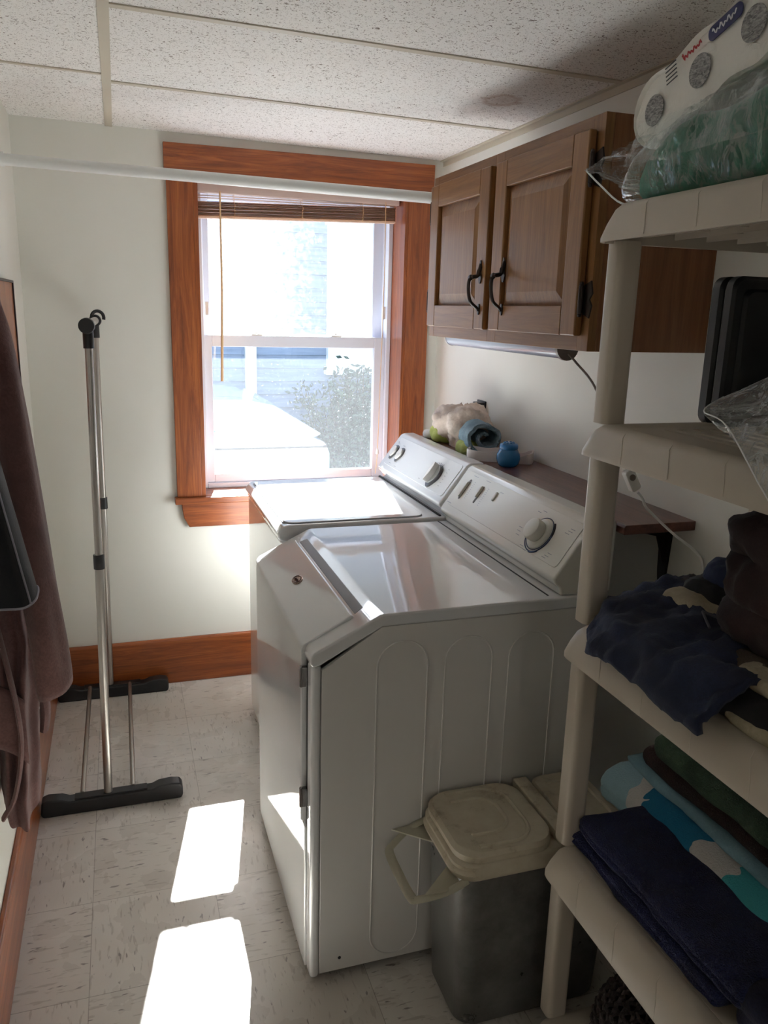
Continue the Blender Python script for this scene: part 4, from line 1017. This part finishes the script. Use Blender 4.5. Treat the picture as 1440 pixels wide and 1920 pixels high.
lump('black_trousers', 'black clothing lying flat to the right of the shorts', black_c, (0.985, -2.32, ZCt+.020), (0.070, 0.105, 0.022), 13, zmin=zz, wr=.006, amp=.005)
lump('olive_brown_shirt', 'dark olive brown shirt under the tall brown blanket', cloth('olive_brown_cotton', srgb(88, 72, 54), srgb(58, 47, 36)), (1.04, -2.33, ZCt+.048), (0.085, 0.14, 0.018), 14, wr=.005, amp=.004)
lump('tan_shirt', 'tan and cream cloth below the tall brown blanket at right', cream_c, (0.975, -2.335, ZCt+.056), (0.032, 0.060, 0.012), 15, wr=0.004, amp=.004)
lump('white_sock', 'white sock lying under the black clothing', cloth('white_cotton', srgb(200, 196, 190), srgb(165, 160, 152)), (0.938, -2.262, ZCt+.008), (0.016, 0.034, 0.008), 17, zmin=zz, wr=0.002, amp=.002)
lump('cream_sock', 'cream sock near the edge at the right of the third tier', cream_c, (0.928, -2.350, ZCt+.009), (0.018, 0.050, 0.009), 18, zmin=zz, wr=0.003, amp=.002)
br = soft_box(0.985, 1.22, -2.55, -2.165, ZCt+.062, ZCt+.272, 0.045, n=(22, 44, 24), layers=3, groove=0.012, amp=0.012, freq=12, seed=6, wr=0.008, side='both')
tag(br.build('brown_blanket', brown_c, smooth=80), 'tall folded dark brown blanket at the right on the third tier', 'blanket')
for o_ in list(COL.objects):
    if o_.parent is None and o_.get('category') == 'clothes': o_['group'] = GP

# --- fourth tier: towels
ZD = 0.496
def terry(name, c1, c2): return cloth(name, c1, c2, scale=330, strength=1.0, dist=0.006, sheen=0.05, mscale=14)
navy_t = terry('navy_terry', srgb(22, 34, 88), srgb(12, 19, 58)); green_t = terry('green_terry', srgb(88, 118, 92), srgb(54, 78, 58)); brown_t = terry('brown_terry', srgb(66, 42, 38), srgb(38, 24, 22)); lblue_t = cloth('pale_blue_towel', srgb(136, 172, 184), srgb(112, 148, 162))
def towel(name, label, mat, *a, cat='towel', **k):
    return tag(soft_box(*a, **k).build(name, mat, smooth=80), label, cat, 'folded towels on the fourth tier')
def drape(q):
    t = max(0.0, (-q.y-2.25)/0.2); return Vector((q.x-0.02*t, q.y, q.z))
towel('navy_towel', 'lower folded navy towel at the front of the towel tier', navy_t, 0.918, 1.10, -2.36, -1.940, ZD, ZD+.034, 0.016, n=(12, 36, 6), layers=2, groove=0.006, amp=0.006, seed=3)
towel('navy_towel', 'upper folded navy towel resting on the other navy towel', navy_t, 0.925, 1.115, -2.40, -1.955, ZD+.033, ZD+.072, 0.019, n=(12, 36, 8), layers=2, groove=0.007, amp=0.008, seed=8)
towel('navy_towel', 'dark navy towel at the near right end of the towel tier', cloth('dark_navy_terry', srgb(22, 26, 58), srgb(12, 14, 32)), 0.93, 1.12, -2.66, -2.375, ZD, ZD+.075, 0.03, n=(12, 24, 8), layers=2, amp=0.012, seed=12)
# patterned towel
pt = M('teal_white_patterned_towel', rough=0.9)
pg = pt.new('NewGeometry'); psx = pt.new('SeparateXYZ'); pt.l.new(pg.outputs['Position'], psx.inputs[0])
pw = pt.noise(pt.coord((1, 1, 1)), 5.5, 2, 0.5, 0.8)
pvv = pt.math('ADD', pt.math('MULTIPLY', pt.math('ADD', psx.outputs[1], 1.82), -1.18), pt.math('ADD', pt.math('MULTIPLY', pt.math('SUBTRACT', pw, 0.5), 0.30), pt.math('MULTIPLY', pt.math('SUBTRACT', psx.outputs[0], 1.10), 0.5)))
pt.base(pt.ramp(pvv, [(0.0, srgb(150, 184, 196)), (0.12, srgb(200, 198, 194)), (0.165, srgb(24, 112, 150)), (0.36, srgb(200, 198, 194)), (0.46, srgb(70, 168, 176)), (0.60, srgb(200, 198, 194)), (0.68, srgb(24, 112, 150))]))
for el in [n_ for n_ in pt.n if n_.type == 'VALTORGB']: el.color_ramp.interpolation = 'CONSTANT'
pt.bump(pt.noise(pt.coord(), 260, 2), 0.6, 0.004)
def pfn(q):
    if q.x < 1.10: q = Vector((q.x, q.y, q.z-0.030*((1.10-q.x)/0.07)))
    return q
towel('beach_towel', 'teal white and pale blue patterned towel between navy and brown towels', pt.m, 1.055, 1.33, -2.66, -1.835, ZD+.026, ZD+.088, 0.022, n=(18, 50, 8), layers=2, amp=0.010, seed=5, fn=pfn)
towel('pale_blue_towel', 'thin pale blue towel directly under the brown towel', lblue_t, 1.105, 1.33, -2.66, -1.842, ZD+.086, ZD+.110, 0.011, n=(12, 40, 5), amp=0.005, seed=7)
towel('brown_towel', 'dark brown terry towel under the green towel', brown_t, 1.112, 1.335, -2.66, -1.880, ZD+.109, ZD+.150, 0.019, n=(12, 40, 6), amp=0.006, seed=9)
towel('green_towel', 'dark green terry towel topmost of the towel stack', green_t, 1.100, 1.335, -2.66, -1.925, ZD+.149, ZD+.205, 0.024, n=(12, 40, 8), amp=0.006, seed=10)

# --- floor of the unit: crocheted thing on bottom tier
cr = tag(None or thing('crocheted_basket', (1.08, -2.06, 0.092), 'dark grey crocheted yarn basket on the lowest tier', 'basket'), None)
ym = cloth('dark_heather_yarn', srgb(96, 86, 84), srgb(48, 42, 42), scale=120, strength=0.6, mscale=40)
yb = MB(); rnd = random.Random(5)
for row in range(7):
    ph = PI/2*(row/7.0); rad = 0.098*math.cos(ph)**0.6+0.012; z = 0.106+0.088*math.sin(ph)
    nst = max(10, int(2*PI*rad/0.022))
    for k in range(nst):
        a = 2*PI*(k+0.5*(row % 2))/nst
        c = Vector((1.075+rad*math.cos(a), -2.065+rad*math.sin(a), z))
        rd = Vector((math.cos(a)*math.cos(ph), math.sin(a)*math.cos(ph), math.sin(ph))); tg = Vector((-math.sin(a), math.cos(a), 0)); upw = rd.cross(tg)
        pts = [c+tg*(0.010*math.cos(t))+upw*(0.011*math.sin(t))+rd*(0.005*math.sin(2*t)+0.002) for t in [2*PI*q/10 for q in range(10)]]
        yb.tube(pts, 0.0042, 5, closed=True)
yb.build('yarn_stitches', ym, cr)
MB().lathe([(0.085, 0.0), (0.096, 0.02), (0.088, 0.05), (0.06, 0.08), (0.02, 0.095)], (1.075, -2.065, 0.093), seg=28).build('lining', cloth('dark_lining', srgb(40, 36, 36)), cr)

# ------------------------------------------------------------------ things on wooden shelf
jar = thing('blue_jar', (1.243, -0.955, SZ), 'round translucent blue jar with scalloped lid on the wooden shelf', 'jar')
bj = M('blue_translucent_plastic', srgb(48, 130, 190), 0.15, Transmission_Weight=0.35).m
bl2 = M('blue_lid_plastic', srgb(44, 112, 172), 0.3).m
MB().lathe([(0.016, 0), (0.026, 0.001), (0.033, 0.010), (0.0365, 0.024), (0.035, 0.038), (0.028, 0.050), (0.024, 0.054)], (1.243, -0.955, SZ), seg=40).build('jar_body', bj, jar, smooth=60)
lidj = MB().lathe([(0.026, 0.052), (0.028, 0.055), (0.028, 0.064), (0.025, 0.069), (0.014, 0.072)], (1.243, -0.955, SZ), seg=40).build('jar_lid', bl2, jar, smooth=60)
kn = MB()
for k in range(8):
    a = 2*PI*k/8; kn.lathe([(0.0045, 0), (0.0045, 0.003), (0.002, 0.005)], (1.243+0.014*math.cos(a), -0.955+0.014*math.sin(a), SZ+.070), seg=10)
kn.build('lid_scallop', bl2, lidj)
# curved white tray
ty = thing('white_tray', (1.26, -0.88, SZ), 'white plastic tray with scooped sides behind the blue jar', 'tray')
tm = MB(); ta = -0.588; tcx, tcy = 1.262, -0.862; TL, TW = 0.205, 0.085
def trot(a, b): return (tcx+a*math.cos(ta)-b*math.sin(ta), tcy+a*math.sin(ta)+b*math.cos(ta))
outl = rrect(TL, TW, 0.018, 8); inl = rrect(TL-.008, TW-.008, 0.015, 8)
def dense(l):
    o = []
    for k in range(len(l)):
        a = l[k]; b = l[(k+1) % len(l)]; m_n = max(1, int(math.hypot(b[0]-a[0], b[1]-a[1])/0.008)) if len(l) == 36 else 1
        for q in range(m_n): o.append((a[0]+(b[0]-a[0])*q/m_n, a[1]+(b[1]-a[1])*q/m_n))
    return o
outl = dense(outl); inl = [(a*(TL-.008)/TL, b*(TW-.008)/TW) for a, b in outl]; n = len(outl)
def th_(a): return SZ+0.035-0.013*(math.exp(-((a-0.062)/0.022)**2)+math.exp(-((a+0.050)/0.03)**2)*0.4)
tm.v += [(*trot(a, b), SZ+.0005) for a, b in outl]+[(*trot(a, b), th_(a)) for a, b in outl]+[(*trot(a, b), th_(a)) for a, b in inl]+[(*trot(a, b), SZ+.004) for a, b in inl]
for L_ in range(3):
    for k in range(n): tm.f.append((L_*n+k, L_*n+(k+1) % n, (L_+1)*n+(k+1) % n, (L_+1)*n+k))
tm.f.append(tuple(range(n-1, -1, -1))); tm.f.append(tuple(range(3*n, 4*n)))
tm.build('tray_shell', M('pale_grey_plastic', srgb(214, 210, 210), 0.3).m, ty, smooth=40)
MB().box(1.282, 1.294, -0.900, -0.860, SZ+.004, SZ+.062).build('divider', whitep, ty, bevel=0.002)
# rolled blue grey towel (spiral)
rt = thing('rolled_towel', (1.27, -0.77, SZ), 'rolled blue grey towel lying on the wooden shelf', 'towel')
bt = terry('blue_grey_terry', srgb(146, 174, 188), srgb(108, 134, 150))
def spiral(u, v):
    t = u*3.4*PI; r = 0.010+0.0155*t/PI
    y = -0.655-0.12*v-0.02*u  # roll axis leans toward the camera
    p = Vector((1.268-0.02*v+r*math.cos(t+0.6)*1.15, y+0.012*math.sin(t), SZ+0.056+r*math.sin(t+0.6)*0.86))
    p += Vector((0.007*fbm(p, 22, 1), 0.010*fbm(p, 18, 2), 0.007*fbm(p, 22, 3)))
    if p.z < SZ+.007: p.z = SZ+.007
    return p
sheet(spiral, 90, 12).build('towel_roll', bt, rt, smooth=80, solid=0.012)
cl1 = lump('cleaning_cloth', 'crumpled beige cloth leaning beside the rolled towel', cloth('beige_pink_cotton', srgb(222, 210, 200), srgb(190, 174, 162), scale=160, strength=0.3), (1.275, -0.545, SZ+.045), (0.062, 0.110, 0.060), 21, wr=0.018, amp=0.026, freq=13, zmin=SZ+.001, cat='cloth', rot=0.15, p=2.0)
cl2 = lump('lime_cloth', 'lime green cloth showing at the far end of the beige cloth', cloth('lime_cotton', srgb(194, 200, 120), srgb(160, 172, 84)), (1.225, -0.475, SZ+.030), (0.035, 0.040, 0.032), 23, wr=0.008, zmin=SZ+.001, cat='cloth')
cl3 = lump('lime_cloth', 'lime green cloth corner between the towel roll and tray', cloth('lime_cotton_b', srgb(190, 196, 124), srgb(156, 168, 90)), (1.212, -0.72, SZ+.016), (0.022, 0.05, 0.016), 24, wr=0.005, zmin=SZ+.001, cat='cloth')
lump('tissue', 'small white tissue at the far end of the wooden shelf', cloth('white_tissue', srgb(226, 224, 222), srgb(205, 203, 200)), (1.235, -0.385, SZ+.012), (0.045, 0.030, 0.014), 25, wr=0.003, amp=0.003, zmin=SZ+.001, cat='tissue')

# ------------------------------------------------------------------ left wall: board, robe, jacket
pk = thing('wall_board', (XL, -0.6, 1.3), 'glossy orange brown wooden board with dark edge on left wall', 'board')
MB().box(XL+.001, XL+.014, -0.85, -0.405, 1.150, 1.545).build('board_panel', trim_z, pk, bevel=0.001)
bd = MB(); bd.box(XL+.001, XL+.018, -0.411, -0.401, 1.150, 1.552); bd.box(XL+.001, XL+.018, -0.85, -0.411, 1.545, 1.552); bd.box(XL+.001, XL+.022, -0.85, -0.385, 1.120, 1.152)
bd.build('dark_edging', M('dark_brown_edging', srgb(42, 28, 26), 0.4).m, pk, bevel=0.001)
rbm = cloth('brown_velour', srgb(124, 88, 84), srgb(84, 56, 54), scale=180, strength=0.35, sheen=0.12, mscale=5)
robe = thing('bath_robe', (XL, -1.5, 1.7), 'brown velour robe hanging on the left wall', 'robe')
def robe_body(u, v):
    a = 2*PI*u; z = 1.66-1.285*v
    xr = -0.125+0.055*min(1, v*1.5)-0.020*max(0, v-0.7)/0.3   # outer edge of the bundle
    wx = (xr-XL-.008)/2; wy = 0.045+0.050*min(1, v*1.4)
    fold = 1+0.10*math.sin(a*5+2.0*v)+0.07*math.sin(a*9+4*v+1)
    x = XL+.008+wx+wx*math.cos(a)*(fold if math.cos(a) > 0 else 1); y = -1.315+wy*math.sin(a)*(1+0.16*math.sin(a*7+3*v))
    p = Vector((x, y, z+0.02*math.sin(a*2+1)*v))
    q = p+Vector((0.004*fbm(p, 12, 4), 0.012*fbm(p, 9, 5), 0)); q.x = max(q.x, XL+.006)
    return q
sheet(robe_body, 110, 70).build('robe_body', rbm, robe, smooth=80)
def sleeve_tube(path, radii, name, seg=26, cuff=True):
    mb = MB(); P = bez(path, 8); n = len(P)
    R2 = []
    for i in range(n):
        t = i/(n-1)*(len(radii)-1); k = min(int(t), len(radii)-2); R2.append(radii[k]+(radii[k+1]-radii[k])*(t-k))
    for i, p in enumerate(P):
        for k in range(seg):
            a = 2*PI*k/seg; r = R2[i]*(1+0.10*math.sin(3*a+i*0.25)+0.05*math.sin(5*a-i*.4))
            q = Vector((p.x+r*0.72*math.cos(a), p.y+r*math.sin(a), p.z)); mb.v.append(tuple((max(q.x, XL+.004), q.y, q.z+0.012*math.sin(a*1+.5)*(i/(n-1)))))
    for i in range(n-1):
        for k in range(seg): mb.f.append((i*seg+k, i*seg+(k+1) % seg, (i+1)*seg+(k+1) % seg, (i+1)*seg+k))
    mb.f.append(tuple(range(seg)))
    o = mb.build(name, rbm, robe, smooth=80, solid=0.004); return o
sleeve_tube([(-0.136, -1.36, 1.66), (-0.112, -1.41, 1.50), (-0.082, -1.43, 1.36), (-0.046, -1.43, 0.92), (-0.034, -1.42, 0.70)], [0.030, 0.044, 0.046, 0.046, 0.048], 'sleeve')
def pocket(u, v): return Vector((-0.165+0.070*u, -1.415-0.006*math.sin(PI*u), 0.72-0.15*v-0.05*u*u))
sheet(pocket, 10, 10).build('pocket', rbm, robe, smooth=60, solid=0.006)
MB().tube(bez([(-0.150, -1.42, 0.95), (-0.125, -1.425, 0.80), (-0.105, -1.425, 0.60), (-0.125, -1.42, 0.46), (-0.155, -1.42, 0.40)], 8), 0.015, 8, flat=0.35).build('belt', rbm, robe)
MB().tube(bez([(-0.075, -1.29, 0.66), (-0.070, -1.27, 0.58), (-0.078, -1.26, 0.52)], 6), 0.020, 12, flat=0.6).build('belt_end', rbm, robe)
MB().tube([(XL, -1.38, 1.68), (XL+.04, -1.38, 1.68), (XL+.05, -1.38, 1.71)], 0.006, 8).build('wall_hook', black_rough, robe)

jk = thing('navy_jacket', (XL, -1.70, 1.7), 'dark navy jacket with pale piping hanging in front of the robe', 'jacket')
nj = cloth('black_navy_fleece', srgb(22, 23, 30), srgb(14, 15, 20), scale=200, strength=0.2, sheen=0.1)
def jacket(u, v):
    a = 2*PI*u; z = 1.68-0.675*v
    xr = -0.138+0.118*v**1.05
    wx = (xr-XL-.007)/2; wy = 0.045+0.012*v
    sgp = lambda q, e: math.copysign(abs(q)**e, q)
    return Vector((XL+.007+wx+wx*sgp(math.cos(a), .45), -1.705+wy*sgp(math.sin(a), .6)*(1+.08*math.sin(5*a)), z+0.004*math.sin(a)))
sheet(jacket, 60, 30).build('jacket_body', nj, jk, smooth=80)
pip = M('pale_piping', srgb(150, 146, 158), 0.6).m
MB().tube([jacket(k/60, 1.0)+Vector((0.001, 0, 0)) for k in range(61)], 0.0022, 6).build('hem_piping', pip, jk)
MB().tube([jacket(0.90, k/20)+Vector((0.001, -0.001, 0)) for k in range(4, 21)], 0.0018, 6).build('edge_piping', pip, jk)
MB().tube([(XL, -1.70, 1.70), (XL+.035, -1.70, 1.70), (XL+.045, -1.70, 1.73)], 0.006, 8).build('wall_hook', black_rough, jk)
